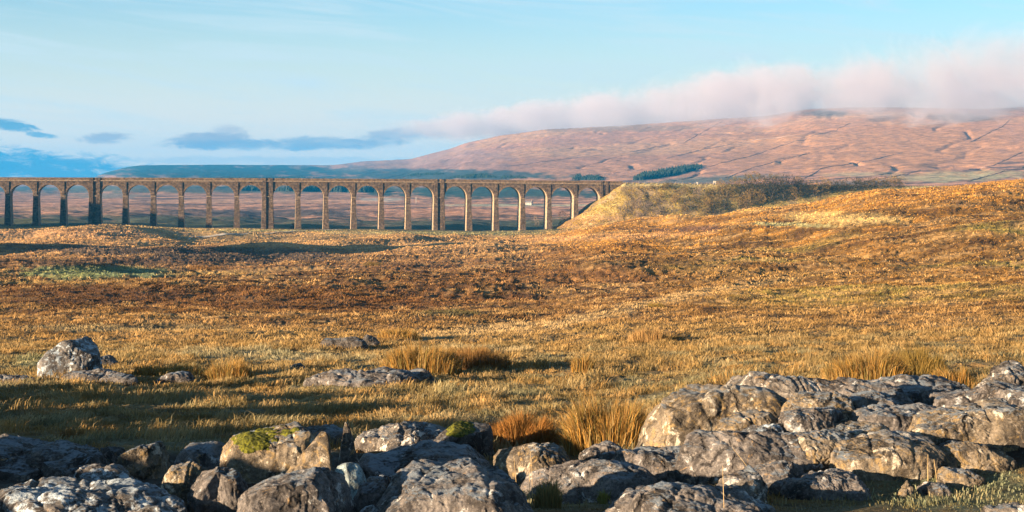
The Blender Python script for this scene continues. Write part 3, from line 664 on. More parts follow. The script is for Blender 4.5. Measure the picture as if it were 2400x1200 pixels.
# ---------------------------------------------------------------- farm buildings, pole, lineside things
def building(px, py, y0, w, d, h, label, name='farm_building', wallm='white'):
    y = hitY(px, py, y0); x = W(px, y); z = float(gz(x, y)) - .5
    e = empty(name, (x, y, z), -0.3); tag(e, label, 'building')
    mb = MB(); mb.box(-w, w, -d, d, 0, h); wl = mb.build('wall', M[wallm], e)
    mb = MB(); k = len(mb.v)
    mb.hexa([(-w - .3, -d - .3, h + .01), (w + .3, -d - .3, h + .01), (w + .3, d + .3, h + .01), (-w - .3, d + .3, h + .01), (-w - .3, -.1, h + d * .8), (w + .3, -.1, h + d * .8), (w + .3, .1, h + d * .8), (-w - .3, .1, h + d * .8)])
    rf = mb.build('roof', M['slate'], e)
    for a in (-w * .5, w * .4):
        mb = MB(); mb.box(a - .5, a + .5, -d - .06, -d + .1, h * .4, h * .75); mb.build('window', M['slate'], e)
    mb = MB(); mb.box(w - .9, w - .1, -.4, .4, h + d * .45, h + d * .8 + 1.2); mb.build('chimney', M['wall'], rf)
building(1240, 480, 1300, 3.6, 2.6, 3.0, 'small white house with dark roof seen through an arch near the right end')
building(685, 536, 780, 1.1, 1.0, 1.7, 'tiny dark stone hut beside a pier foot on the track', 'stone_hut', 'stone')
y = hitY(975, 476, 1300); x = W(975, y); mb = MB(); z = float(gz(x, y)); mb.box(x - .28, x + .28, y - .3, y + .3, z, z + 7.5); mb.box(x - 1.0, x + 1.0, y - .2, y + .2, z + 6.5, z + 6.8)
tag(mb.build('telegraph_pole', M['white']), 'pale pole standing on the valley floor left of the third wide pier', 'pole')
for i, px in enumerate(np.arange(1462, 1830, 14.5)):
    s = s_of(px + random.uniform(-2, 2)); x, y, z = bank_world(s, -6.0); mb = MB(); h = random.uniform(1.5, 1.9)
    mb.hexa([(x - .16, y - .16, z - .5), (x + .16, y - .16, z - .5), (x + .16, y + .16, z - .5), (x - .16, y + .16, z - .5), (x - .13, y - .13, z + h), (x + .13, y - .13, z + h), (x + .13, y + .13, z + h + .12), (x - .13, y + .13, z + h + .12)])
    tag(mb.build('fence_post', M['wood']), 'small weathered post of the lineside fence along the bank top', 'post', 'posts of the lineside fence')
for px, w, h, lb in ((1669, 0.8, 1.9, 'taller pale lineside cabinet on the bank top'), (1628, .5, 1.1, 'lower pale lineside cabinet on the bank top')):
    x, y, z = bank_world(s_of(px), -5.0); e = empty('equipment_cabinet', (x, y, z)); tag(e, lb, 'cabinet')
    mb = MB(); mb.box(-w, w, -.6, .6, -.5, h); mb.build('body', M['white'], e); mb = MB(); mb.box(-w - .1, w + .1, -.7, .7, h + .003, h + .2); mb.build('lid', M['slate'], e)

# dry stone walls across the fell, each following the ground
WALLS = [([(1883, 419), (1904, 409), (1925, 394), (1983, 386), (2025, 380), (2114, 357)], 'dark field wall curving up the fell above the pale green pasture'),
 ([(1604, 334), (1650, 308), (1692, 284)], 'faint steep wall on the upper left of the fell'),
 ([(1650, 394), (1767, 363), (1842, 338), (1958, 305), (1992, 288)], 'long wall climbing from the conifer wedge to the summit'),
 ([(1992, 434), (2050, 421), (2121, 409), (2154, 399)], 'dark wall along the lower edge of the green pasture'),
 ([(2271, 399), (2329, 388), (2375, 367), (2398, 357)], 'thick dark wall near the right edge of the picture'),
 ([(2275, 334), (2350, 297), (2367, 282)], 'wall climbing into the cloud at the far right'),
 ([(1700, 418), (1767, 393), (1850, 372), (1900, 358)], 'wall running up from the shaded hollow behind the shrubs'),
 ([(2267, 426), (2358, 401), (2400, 392)], 'wall just above the golden crest at the right'),
 ([(1560, 372), (1640, 352), (1760, 330), (1860, 318)], 'thin wall crossing the middle of the fell'),
 ([(1180, 392), (1330, 372), (1480, 356), (1560, 340)], 'faint wall slanting across the lilac left shoulder of the fell')]
for pts, lb in WALLS:
    P = np.array(pts, float); n = 50; u = np.linspace(0, len(P) - 1, n)
    px = np.interp(u, range(len(P)), P[:, 0]) + np.cumsum(rng.normal(0, .5, n)) * .5; py = np.interp(u, range(len(P)), P[:, 1])
    ys = np.array([hitY(a, b, 1400) for a, b in zip(px, py)]); ys = np.convolve(np.pad(ys, 3, mode='edge'), np.ones(7) / 7, 'valid')
    xs = (px - 1200) / F * ys; zs = gz(xs, ys); V = []; Q = []
    hh = 0.9 * rng.uniform(.3, 1.2, n)
    for i in range(n):
        V += [(xs[i], ys[i] - 1.3, zs[i] - 3), (xs[i], ys[i] - .9, zs[i] + hh[i]), (xs[i], ys[i] + .9, zs[i] + hh[i]), (xs[i], ys[i] + 1.3, zs[i] - 3)]
        if i:
            b = 4 * i
            for k in range(3): Q.append((b - 4 + k, b + k, b + k + 1, b - 4 + k + 1))
    tag(mesh_np('stone_wall', np.array(V), [np.array(Q)], M['wall'], smooth=False), lb, 'wall')

# pale track in front of the viaduct
def ribbon(name, pts, width, mat, lift=.12):
    P = np.array(pts, float); n = 90; u = np.linspace(0, len(P) - 1, n)
    px = np.interp(u, range(len(P)), P[:, 0]); py = np.interp(u, range(len(P)), P[:, 1])
    ys = np.array([hitY(a, b, 150) for a, b in zip(px, py)]); ys = np.convolve(np.pad(ys, 8, mode='edge'), np.ones(17) / 17, 'valid'); xs = (px - 1200) / F * ys
    V = []; Q = []
    for i in range(n):
        for k in range(5):
            yy = ys[i] + (k - 2) / 2 * width; V.append((xs[i], yy, float(gz(xs[i], yy)) + lift))
        if i:
            b = 5 * i
            for k in range(4): Q.append((b - 5 + k, b + k, b + k + 1, b - 5 + k + 1))
    return tag(mesh_np(name, np.array(V), [np.array(Q)], mat), kind='structure')
ribbon('path', [(418, 563), (455, 556), (540, 551), (640, 546), (720, 541), (800, 538)], 4.0, M['path'], .25)

# ---------------------------------------------------------------- limestone blocks
def cube_sphere(n):
    key = n
    if key in CS: return CS[key]
    a = np.linspace(-1, 1, n + 1); a = np.tan(a * math.pi / 4)
    U, Vv = np.meshgrid(a, a, indexing='ij'); o1 = np.ones_like(U); vs, fs = [], []; off = 0
    for ax, sg in ((0, 1), (0, -1), (1, 1), (1, -1), (2, 1)):      # no bottom: it is under the turf
        c = [None] * 3; c[ax] = o1 * sg; c[(ax + 1) % 3] = U; c[(ax + 2) % 3] = Vv * sg
        vs.append(np.stack(c, -1).reshape(-1, 3)); I = np.arange((n + 1) ** 2).reshape(n + 1, n + 1) + off
        fs.append(np.stack([I[:-1, :-1], I[1:, :-1], I[1:, 1:], I[:-1, 1:]], -1).reshape(-1, 4)); off += (n + 1) ** 2
    V = np.concatenate(vs); Q = np.concatenate(fs)
    key_ = np.round(V * 1e5).astype(np.int64); _, fi, inv = np.unique(key_, axis=0, return_index=True, return_inverse=True)
    V = V[fi]; Q = inv.reshape(-1)[Q]; V = V / np.linalg.norm(V, axis=1)[:, None]
    CS[n] = (V, Q); return CS[n]
CS = {}
def rock(label, x0, x1, top, bot, ar=0.8, p=3.2, mat='rock', seed=None, lump=1.0, yaw=0.0, name='limestone_block', group=None, Yf=None, moss=None, peak=None, n=None, cat='rock', tilt=0.0):
    cx = (x0 + x1) / 2; seed = seed if seed is not None else int(x0 * 3 + top)
    Y0 = Yf or hitY(cx, min(bot, 1235), 6, 400)
    w = (x1 - x0) / 2 / F * Y0; w = w * (1 + w * ar / Y0); L = w * ar; Yc = Y0 + L * 0.9; w = (x1 - x0) / 2 / F * Yc * 1.0
    X = W(cx, Yc); g = float(np.mean([gz(X + a * w * .6, Yc + b * L * .6) for a in (-1, 0, 1) for b in (-1, 0, 1)])); p2 = 1
    zt = -(top - HZ) / F * (Yc + 0.45 * L)
    H = max(zt - g, 0.10)
    n = n or int(np.clip((x1 - x0) * 0.42, 26, 110)); x0 -= (x1 - x0) * .04; x1 += (x1 - x0) * .04; p = p + .4
    ar = ar * 1.3; L = w * ar; Yc = Y0 + L * .85; X = W(cx, Yc); w = (x1 - x0) / 2 / F * Yc; D, Q = cube_sphere(n)
    r = (np.abs(D) ** p).sum(1) ** (-1.0 / p)
    P = D * r[:, None]
    thp = np.arctan2(P[:, 1], P[:, 0]); pl = 1 + .13 * np.sin(2 * thp + seed) + .10 * np.sin(3 * thp + seed * 1.7) + .07 * np.sin(5 * thp + seed * 2.3)
    P[:, :2] *= pl[:, None]; P[:, 2] *= 1 + lump * (.09 * np.sin(1.9 * P[:, 0] + seed) + .07 * np.sin(2.3 * P[:, 1] + seed * 3) + .05 * np.sin(4.1 * P[:, 0] + 2.9 * P[:, 1] + seed * .7))
    fr_ = np.random.default_rng(seed + 11)
    for _ in range(9 if not peak else 3):
        th_ = fr_.uniform(0, 6.283); el_ = fr_.uniform(.15, 1.35); m_ = np.array([math.cos(th_) * math.cos(el_), math.sin(th_) * math.cos(el_), math.sin(el_)])
        e_ = P @ m_; lim = e_.max() * fr_.uniform(.80, .93); P = P - m_ * np.maximum(e_ - lim, 0)[:, None] * .92
    P = P * np.array([w, L, H * 1.15])
    if peak:
        k = np.clip(P[:, 2] / (H * 1.15), 0, 1); P[:, 0] = P[:, 0] * (1 - 0.66 * k) + peak * w * k; P[:, 1] *= (1 - .6 * k)
    P[:, 2] += tilt * P[:, 0]
    q = P + seed * 1.37 + np.array([X, Yc, 0])
    size = min(w, L * 1.3, 1.2)
    nrm = P / np.array([w, L, H * 1.15]) ** 2; nrm /= np.linalg.norm(nrm, axis=1)[:, None]
    low = fbm3(q * 1.5, 2); ri = np.abs(fbm3(q * np.array([2.0, 1.5, 1.3]) + 50, 2)); fine = fbm3(q * 11, 4, 0.62)
    run = np.clip(.16 - np.abs(perlin3(q * np.array([2.6, 1.1, .6]) + 21 + .35 * low[:, None])), 0, 1) / .16 * np.clip(nrm[:, 2] + .4, 0, 1)
    pit = np.clip(0.10 - np.abs(perlin3(q * 6 + 8)), 0, .1) * 10 * np.clip(perlin3(q * 2.3 + 3) + .2, 0, 1)
    d = lump * (low * 0.12 * size - (0.18 - ri).clip(0, 1) * 0.20 * size * (0.4 + 0.6 * np.clip(nrm[:, 2] + .3, 0, 1)) - pit * 0.03 + fine * 0.016 - run ** 2 * .05 * min(size, .6))
    P = P + nrm * d[:, None]
    if not peak: 
        f2 = (zt - g) / max(np.percentile(P[:, 2], 99.5), .05); P[:, 2] = np.where(P[:, 2] > 0, P[:, 2] * np.clip(f2, .5, 1.6), P[:, 2])
    vis = P[:, 2] > 0; P[:, 0] *= w / max(np.abs(P[vis, 0]).max(), .01) * 1.03; P[:, 1] *= L / max(np.abs(P[vis, 1]).max(), .01)
    c, s = math.cos(yaw), math.sin(yaw); P = np.stack([P[:, 0] * c - P[:, 1] * s, P[:, 0] * s + P[:, 1] * c, P[:, 2]], 1)
    P[:, 2] = np.maximum(P[:, 2], -0.35)
    o = mesh_np(name, P, [Q], M[mat], loc=(X, Yc, g)); tag(o, label, cat, group)
    if moss:
        (mx, mz, rad, seedm) = moss
        me = o.data; nn = np.zeros(len(P) * 3, dtype=np.float32); me.vertices.foreach_get('normal', nn); nn = nn.reshape(-1, 3)
        dd = np.hypot((P[:, 0] / w - mx) / rad[0], (P[:, 2] / H - mz) / rad[1]) + fbm3(q * 4, 3) * .35
        dd2 = dd + np.clip(P[:, 1] / L + rad[2], 0, 9) * 1.2
        keep = dd2 < 1
        kq = keep[Q].all(1); QQ = Q[kq]; us, inv = np.unique(QQ, return_inverse=True)
        lift = 0.002 + 0.007 * np.clip(1 - dd2[us], 0, 1) ** .6 + .008 * fbm3(q[us] * 14, 3)
        lift = np.where(dd2[us] > .93, -0.004, lift)
        VV = P[us] + nn[us] * lift[:, None]
        mesh_np('moss', VV, [inv.reshape(-1, 4)], M['moss'], o)
    return o
RK = 'rock'
rock('broad frost streaked limestone slab filling the bottom left corner', -70, 425, 1124, 1232, 0.75, 3.5, 'rock_frost', lump=.9)
rock('dark flat slab at the left edge above the frosty slab', -90, 175, 1021, 1128, 1.5, 3.2, 'rock_dark')
rock('low dark slab with rusty crust left of the narrow tall block', 55, 262, 1032, 1128, 1.2, 3.0, 'rock_dark')
rock('small dark block wedged in the gap beside the tall left block', 228, 298, 1046, 1098, .9, 3, 'rock_dark')
rock('narrow tall block with a sunlit left face at the end of the left slabs', 292, 390, 1033, 1126, 1.5, 3.2, 'rock_ochre')
rock('rounded rock with a bright white blue lichen patch on the left', 165, 308, 1086, 1142, .8, 2.6, 'rock_frost')
rock('pale rock tip at the bottom edge left of the double boulder', 288, 412, 1183, 1235, .6, 2.4, 'rock_frost')
rock('rounded block behind the double boulder and left of the mossy boulder', 420, 540, 1034, 1100, 1.2, 2.8, 'rock')
rock('pitted boulder with a knob on its left shoulder', 368, 510, 1077, 1188, .8, 2.9, 'rock_ochre')
rock('lumpy dark boulder with one small sunlit patch beside the pitted one', 452, 585, 1089, 1205, .8, 2.8, 'rock')
rock('big rounded boulder capped with a green moss cushion on its left top', 525, 795, 993, 1138, .75, 3.1, 'rock_ochre', lump=.8, moss=(-.45, 1.08, (.70, .42, .05), 3))
rock('flat rusty slab behind the mossy boulder', 668, 820, 1000, 1045, 1.0, 3.0, 'rock_dark')
rock('pointed ochre wedge leaning between the mossy boulder and the white fang', 640, 792, 1036, 1118, .5, 2.4, 'rock_ochre', peak=.62, Yf=12.1, name='leaning_stone', lump=.45)
rock('white and brown fang shaped upright stone', 782, 852, 1018, 1122, .7, 2.6, 'rock_white', peak=-.1, Yf=12.3, name='upright_stone', lump=.5)
rock('smooth blue grey block bridging the black gap below the white fang', 772, 856, 1084, 1150, .8, 3.0, 'rock_slate', name='slate_block', Yf=11.9, lump=.4, tilt=-.25)
rock('long hump backed boulder rising from the bottom edge below the ochre wedge', 572, 808, 1092, 1235, 1.0, 2.7, 'rock', lump=.8)
rock('lichen crusted ridge of rock with a pale top behind the central slab', 836, 1075, 988, 1070, .8, 2.9, 'rock_white')
rock('dark upright block with bright yellow green moss on top', 1015, 1148, 988, 1075, .9, 4.0, 'rock_dark', lump=.6, moss=(-.1, 1.0, (.85, .28, .2), 4))
rock('wide flat slab in the centre with a brown sunlit left face', 846, 1165, 1046, 1135, 1.0, 3.4, 'rock', lump=.7)
rock('small knobbly rock with green lichen on the back of the central slab', 1098, 1160, 1044, 1075, .8, 2.6, 'rock_ochre')
rock('squarish block at the black gap below the central slab', 832, 935, 1117, 1205, .9, 3.4, 'rock')
rock('largest slab of the centre foreground, cracked and lichen spotted', 895, 1240, 1087, 1236, 1.05, 3.2, 'rock', lump=.9)
rock('small round grey stone at the bottom edge below the squarish block', 842, 892, 1183, 1215, .8, 2.2, 'rock_frost')
rock('domed rock with yellow lichen right of the central slabs', 1163, 1352, 1031, 1150, .9, 2.8, 'rock_ochre')
rock('long low block with a sunlit pale left end behind the dry grass tuft', 1236, 1565, 1070, 1182, .7, 2.8, 'rock', lump=.9)
rock('rounded grey block against the tall rushes', 1352, 1475, 1034, 1092, .9, 2.6, 'rock')
rock('long smooth block below the big sunlit boulder', 1398, 1712, 1043, 1142, .75, 2.9, 'rock', lump=.7)
rock('cracked slab at the bottom edge with a small moss spot', 1438, 1830, 1130, 1236, .7, 2.9, 'rock')
rock('frost white topped hump glowing in the sun near the long grass stalk', 1668, 1800, 1097, 1190, 1.0, 2.6, 'rock_white')
# right hand pavement
rock('biggest boulder, golden left face above a shaded front', 1508, 1862, 893, 1074, .62, 3.4, 'rock_ochre', lump=.75)
rock('white crusted slab topping the back of the biggest boulder', 1712, 1965, 867, 945, .9, 2.8, 'rock_white', Yf=15.6)
rock('golden rounded rock with a blue frost edge', 1842, 2012, 919, 992, .7, 2.8, 'rock_ochre')
rock('lumpy ochre rock nestled at the foot of the biggest boulder', 1676, 1838, 961, 1020, .6, 2.7, 'rock_ochre')
rock('grey brown hump just below the golden rounded rock', 1812, 1978, 954, 1022, .8, 2.6, 'rock')
rock('small pale backed rock between the ochre rock and the long diagonal one', 1728, 1856, 992, 1048, .8, 2.6, 'rock_frost')
rock('long diagonal rock sloping down to the right', 1598, 1935, 1004, 1115, .6, 2.7, 'rock', lump=.8, tilt=-.12)
rock('rounded rock above the dark crevice in the middle of the right pavement', 1832, 2015, 1008, 1096, .8, 2.7, 'rock_ochre')
rock('low sunlit bar of rock in the middle of the right pavement', 1938, 2122, 984, 1030, .6, 2.7, 'rock_ochre')
rock('knuckled brown rock above the low sunlit bar', 1998, 2215, 944, 1018, .8, 2.8, 'rock')
rock('flat shaded slab at the back in front of the large rushes', 1925, 2140, 888, 945, 1.0, 3, 'rock', Yf=15.2)
rock('smooth blue shaded slab at the back with a small white spot', 2035, 2268, 884, 938, 1.0, 3, 'rock', Yf=16)
rock('bright white topped boulder at the right edge', 2274, 2440, 850, 925, .8, 2.8, 'rock_white', Yf=16)
rock('large ridged slab of the right pavement with golden hollows', 2125, 2405, 938, 1062, .8, 3.0, 'rock_ochre')
rock('big golden fronted slab above the frosty grass', 1938, 2215, 1014, 1122, .7, 3.2, 'rock_ochre', lump=.8)
rock('pitted golden boulder with a pointed right end', 2188, 2362, 1029, 1112, .7, 2.6, 'rock_ochre')
rock('blue topped rounded block behind the long stalk', 1748, 1890, 1076, 1160, .9, 2.8, 'rock')
rock('low dark block half sunk in frosty grass', 1838, 2050, 1104, 1176, .7, 2.8, 'rock')
rock('small lumpy rock with a yellow lichen spot under the golden boulder', 2188, 2296, 1092, 1148, .8, 2.5, 'rock_ochre')
rock('flat pink lit stone lying in the grass', 2150, 2232, 1130, 1162, .7, 2.4, 'rock_white')
rock('tiny pointed stone in the frosty grass', 2104, 2142, 1140, 1168, .8, 2.3, 'rock_ochre', peak=.1, name='small_stone')
rock('brown slab below the white topped boulder at the right edge', 2290, 2480, 900, 985, .9, 3, 'rock', Yf=14.3)
rock('low stepped rock between the blue shaded slab and the ridged slab', 2180, 2345, 905, 958, .9, 2.8, 'rock', Yf=14.8)
rock('dark shaded end of the pavement at the right edge', 2365, 2520, 952, 1075, .9, 3, 'rock_dark')
rock('pinkish stones showing at the bottom right corner', 2310, 2450, 1178, 1232, .8, 2.5, 'rock_white')
rock('low dark shelf in the crevice below the ridged slab', 2100, 2300, 995, 1060, .7, 2.9, 'rock_dark')
rock('brown shoulder of rock right of the golden rounded rock', 1985, 2110, 915, 965, .8, 2.7, 'rock')
# out on the moor
rock('tall lichen spotted boulder standing alone on the moor at left', 108, 242, 794, 890, .8, 3.4, 'rock_frost', n=70, name='boulder', lump=.8)
rock('low dark stone just right of the standing boulder', 228, 276, 832, 858, .8, 2.5, 'rock_dark', name='boulder')
rock('flat bluish outcrop at the foot of the standing boulder', 142, 322, 866, 896, .5, 2.8, 'rock', name='outcrop')
rock('low humped stone in front of the small rushes', 372, 452, 870, 900, .7, 2.4, 'rock', name='outcrop')
rock('long low outcrop below the large rush clump', 724, 1002, 862, 908, .5, 2.7, 'rock', name='outcrop', n=80)
rock('lone small stone in the grass between the rushes', 680, 713, 850, 869, .8, 2.3, 'rock', name='small_stone')
rock('half buried outcrop below the distant dark track', 752, 858, 788, 818, .5, 2.6, 'rock_dark', name='outcrop')
rock('small dark stone at the end of the half buried outcrop', 848, 890, 784, 812, .8, 2.5, 'rock_dark', name='small_stone')
rock('low outcrop at the left edge of the moor', -15, 84, 878, 900, .6, 2.6, 'rock', name='outcrop')

# ---------------------------------------------------------------- grass
def blades(X, Y, Zb, h, w, lean, col, seed, bend=0.6, dirn=None):
    r = np.random.default_rng(seed); n = len(X)
    th = r.uniform(0, 2 * np.pi, n) if dirn is None else dirn + r.normal(0, .9, n)
    dx, dy = np.cos(th), np.sin(th); fa = r.uniform(0, np.pi, n); wx, wy = np.cos(fa) * w, np.sin(fa) * w * .6
    l1 = lean * h * .35; l2 = lean * h
    m = np.stack([X + dx * l1, Y + dy * l1, Zb + h * .62], 1); tip = np.stack([X + dx * l2, Y + dy * l2, Zb + h * (1 - bend * lean * .5)], 1)
    base = np.stack([X, Y, Zb - .03], 1); s = np.stack([wx, wy, np.zeros(n)], 1)
    V = np.stack([base - s * .5, base + s * .5, m + s * .4, m - s * .4, tip], 1).reshape(-1, 3)
    b = np.arange(n)[:, None] * 5
    return V, b + np.array([0, 1, 2, 3]), b + np.array([3, 2, 4]), np.repeat(col, 5, 0)
def scatter(ymin, ymax, n, seed, pw=1.0, pxr=(-60, 2460)):
    r = np.random.default_rng(seed); u = r.random(n); pxr = (-300, 2900) if ymax < 70 else pxr; n = int(n * 1.25) if ymax < 70 else n; u = r.random(n)
    y = (ymin ** pw + u * (ymax ** pw - ymin ** pw)) ** (1 / pw); px = r.uniform(*pxr, n)
    return (px - 1200) / F * y, y, px, r
def grass_layer(ymin, ymax, ntuft, nb, hh, ww, seed, pw, lean=(.4, 1.5)):
    x, y, px, r = scatter(ymin, ymax, ntuft, seed, pw)
    dens = fbm2(x / 1.1 + 4, y / 1.2, 3); keep = dens > -0.25 + r.uniform(-.25, .25, len(x)); pyg = HZ - gz(x, y) / y * F; keep &= pavement(px, pyg, y) < r.random(len(x)) * .6 + .1
    x, y, px, dens = x[keep], y[keep], px[keep], dens[keep]
    n = len(x); hs = hh * (0.25 + 1.15 * sstep(-.35, .75, dens)) * r.uniform(.7, 1.2, n)
    if ymax < 80:
        big = fbm2(x / 2.7 + 20, y / 3.0, 3); hs = hs * np.clip(1 + big * .9, .45, 1.6)
    hs = hs * np.where(y < 17, np.where(px > 1750, .24, .6), 1.0)
    base = vegcol(x, y)
    base = base * np.clip(1.0 + 0.9 * dens, .45, 1.9)[:, None]
    tk = np.clip(1.3 - y / 60, .22, 1)[:, None]; tc_ = fbm2(x / .9 + 60, y / 1.0, 3)[:, None]; base = base * (1 - sstep(.05, .4, tc_) * .55 * tk) + np.array([.36, .26, .13]) * sstep(.05, .4, tc_) * .55 * tk * np.clip(base.mean(1) / .15, .4, 1.2)[:, None]
    base = base * (1 - sstep(.1, .4, -tc_) * .5 * tk) + np.array([.085, .07, .03]) * sstep(.1, .4, -tc_) * .5 * tk
    dirt = fbm2(x / 4, y / 4, 2) * 4 + .3
    rp = lambda a: np.repeat(a, nb, 0)
    N = n * nb; sx = r.normal(0, 1, N) * .07 * (1 + rp(y) / 60); sy_ = r.normal(0, 1, N) * .07 * (1 + rp(y) / 60)
    X = rp(x) + sx; Y = rp(y) + sy_; Zb = gz(X, Y)
    h = rp(hs) * r.uniform(.6, 1.25, N); w = ww * (1 + rp(y) * .05) * r.uniform(.7, 1.3, N)
    col = rp(base) * r.uniform(.75, 1.45, (N, 1)); fr = (r.random(N) < .22)[:, None]; fz = rp(np.clip(1.25 - y / 55, .08, 1))[:, None]; col = np.where(fr, col * (1 - .5 * fz) + np.array([.10, .11, .085]) * fz, col)
    return blades(X, Y, Zb, h, w, r.uniform(*lean, N), col, seed + 1, dirn=rp(dirt))
parts = [grass_layer(8, 26, 16000, 9, .14, .006, 11, 1.4), grass_layer(22, 60, 46000, 8, .165, .006, 12, 1.0), grass_layer(55, 130, 46000, 5, .17, .007, 13, .8, (.8, 2.2)), grass_layer(120, 330, 46000, 4, .24, .010, 14, .6, (.8, 2.2)), grass_layer(320, 820, 60000, 3, .42, .011, 15, .4, (.6, 1.6))]
rb = np.random.default_rng(5); nb_ = 26000
sb = s_end - 40 + 380 * rb.random(nb_); tb = -2 - 36 * rb.random(nb_) ** .8; zb_, _ = bank_z(sb, tb)
xb = sb * math.cos(phi) - tb * math.sin(phi); yb = YC + sb * math.sin(phi) + tb * math.cos(phi); ok = zb_ > gz(xb, yb) - .3
sb, tb, xb, yb, zb_ = sb[ok], tb[ok], xb[ok], yb[ok], zb_[ok]; nz = fbm2(sb / 5, tb / 5, 4, .6)
nz = nz + .35 * np.exp(-((sb - s_end - 18) / 14) ** 2 - ((-tb - 22) / 8) ** 2) - .3 * (sb < s_end + 4); cb = np.where((nz > .12)[:, None], np.array([.16, .11, .06]), np.array([.34, .235, .05])) * rb.uniform(.6, 1.4, (len(sb), 1)); cb = np.where(((nz < -.25) & (sb > s_end + 25))[:, None], cb * .5 + np.array([.10, .12, .04]), cb)
parts.append(blades(xb, yb, zb_, rb.uniform(.3, .8, len(sb)), rb.uniform(.25, .5, len(sb)), rb.uniform(.6, 1.6, len(sb)), cb, 9))
V, Q, T, Cc = [], [], [], []; off = 0
for v, q, t3, c in parts: V.append(v); Q.append(q + off); T.append(t3 + off); Cc.append(c); off += len(v)
g = mesh_np('grass', np.concatenate(V), [np.concatenate(Q), np.concatenate(T)], M['grass'], colors=np.concatenate(Cc), smooth=False)
tag(g, 'tawny frosted moor grass covering the ground', 'grass', kind='stuff')

def rushes(label, px, py, wpx, hpx, n, cols, group=None, name='rush_clump', deep=1.0, cat='rushes'):
    Y = hitY(px, py, 9, 600); w = wpx / 2 / F * Y; h = hpx / F * Y * 1.12; r = np.random.default_rng(int(px + py))
    a = r.uniform(0, 6.283, n); rad = np.sqrt(r.random(n)); nl = 5
    lob = r.uniform(-1, 1, nl)
    x = W(px, Y) + np.cos(a) * rad * w; y = Y + (np.sin(a) * rad * .5 + .4) * w * deep; z = gz(x, y)
    edge = np.clip(1.25 - (rad * np.abs(np.cos(a))) ** 2 * .8, .3, 1.1) * (0.72 + .38 * fbm2(x / (w * .35), y / (w * .35), 2))
    hh = h * edge * r.uniform(.65, 1.12, n)
    col = np.array(cols)[r.integers(0, len(cols), n)] * r.uniform(.7, 1.35, (n, 1))
    V, Q, T, c = blades(x, y, z, hh, (.006 + Y * .00016) * r.uniform(.7, 1.4, n), r.uniform(.05, .42, n) + (r.random(n) < .15) * r.uniform(.2, .9, n), col, int(px), dirn=np.arctan2(0.2, np.cos(a)))
    x0, y0 = W(px, Y), Y; z0 = float(gz(x0, y0)); V = V - np.array([x0, y0, z0])
    o = mesh_np(name, V, [Q, T], M['rush'], colors=c, smooth=False, loc=(x0, y0, z0)); tag(o, label, cat, group)
AM = [(0.344, 0.197, 0.049), (0.279, 0.156, 0.045), (0.213, 0.123, 0.041), (0.164, 0.107, 0.041), (0.156, 0.139, 0.049), (0.361, 0.262, 0.115)]; BR = [(0.246, 0.139, 0.049), (0.197, 0.107, 0.041), (0.164, 0.098, 0.041)]; OL = [(0.213, 0.156, 0.049), (0.164, 0.123, 0.041), (0.295, 0.197, 0.057)]
rushes('large amber rush clump above the long low outcrop, its left part', 985, 878, 190, 72, 5200, AM)
rushes('darker right half of the large rush clump above the long low outcrop', 1110, 866, 170, 52, 4200, BR)
rushes('rounded amber rush clump right of the standing boulder', 530, 893, 120, 48, 2600, AM)
rushes('low thin rushes between the standing boulder and the rounded clump', 395, 884, 190, 32, 2600, AM)
rushes('large golden rush clump behind the right pavement, its left part', 2040, 902, 210, 78, 4800, AM, deep=.7)
rushes('greenish rush clump behind the right pavement with the tallest stems', 2150, 890, 150, 78, 3600, OL, deep=.7)
rushes('low golden rushes beside the white topped boulder', 2235, 905, 120, 44, 2200, AM, deep=.7)
rushes('tall rust orange rushes against the biggest boulder', 1425, 1062, 215, 118, 7000, AM)
rushes('rust brown rushes between the mossy dark block and the domed rock', 1228, 1056, 165, 80, 4600, [(0.279, 0.139, 0.041), (0.230, 0.107, 0.033), (0.180, 0.098, 0.033)])
rushes('pale straw rush clump alone on the middle of the moor', 1520, 803, 95, 38, 1600, [(0.344, 0.230, 0.098), (0.279, 0.172, 0.074)])
rushes('small amber tuft right of the large rush clump', 1366, 876, 52, 40, 1100, AM)
rushes('low straw rushes behind the small dark stone', 935, 794, 105, 26, 1500, AM)
rushes('small olive tuft on the far part of the moor', 1540, 722, 46, 14, 500, OL)
rushes('dark far rush patch near the green frosty patch', 475, 632, 84, 10, 500, BR)
rushes('dark far rush patch left of centre below the viaduct', 872, 623, 50, 9, 400, [(0.115, 0.082, 0.033), (0.164, 0.115, 0.041)])
rushes('short green grass tuft at the bottom between the slabs', 1425, 1182, 46, 36, 500, [(0.180, 0.197, 0.049), (0.230, 0.213, 0.066)], cat='grass tuft', name='grass_tuft')
rushes('arching dry grass tuft at the bottom beside the long low block', 1285, 1190, 60, 66, 500, [(0.246, 0.180, 0.074), (0.164, 0.148, 0.066)], cat='grass tuft', name='grass_tuft')
rushes('small brown tuft at the top edge of the left slabs', 165, 1032, 60, 28, 500, [(0.230, 0.131, 0.049), (0.164, 0.107, 0.049)], cat='grass tuft', name='grass_tuft')

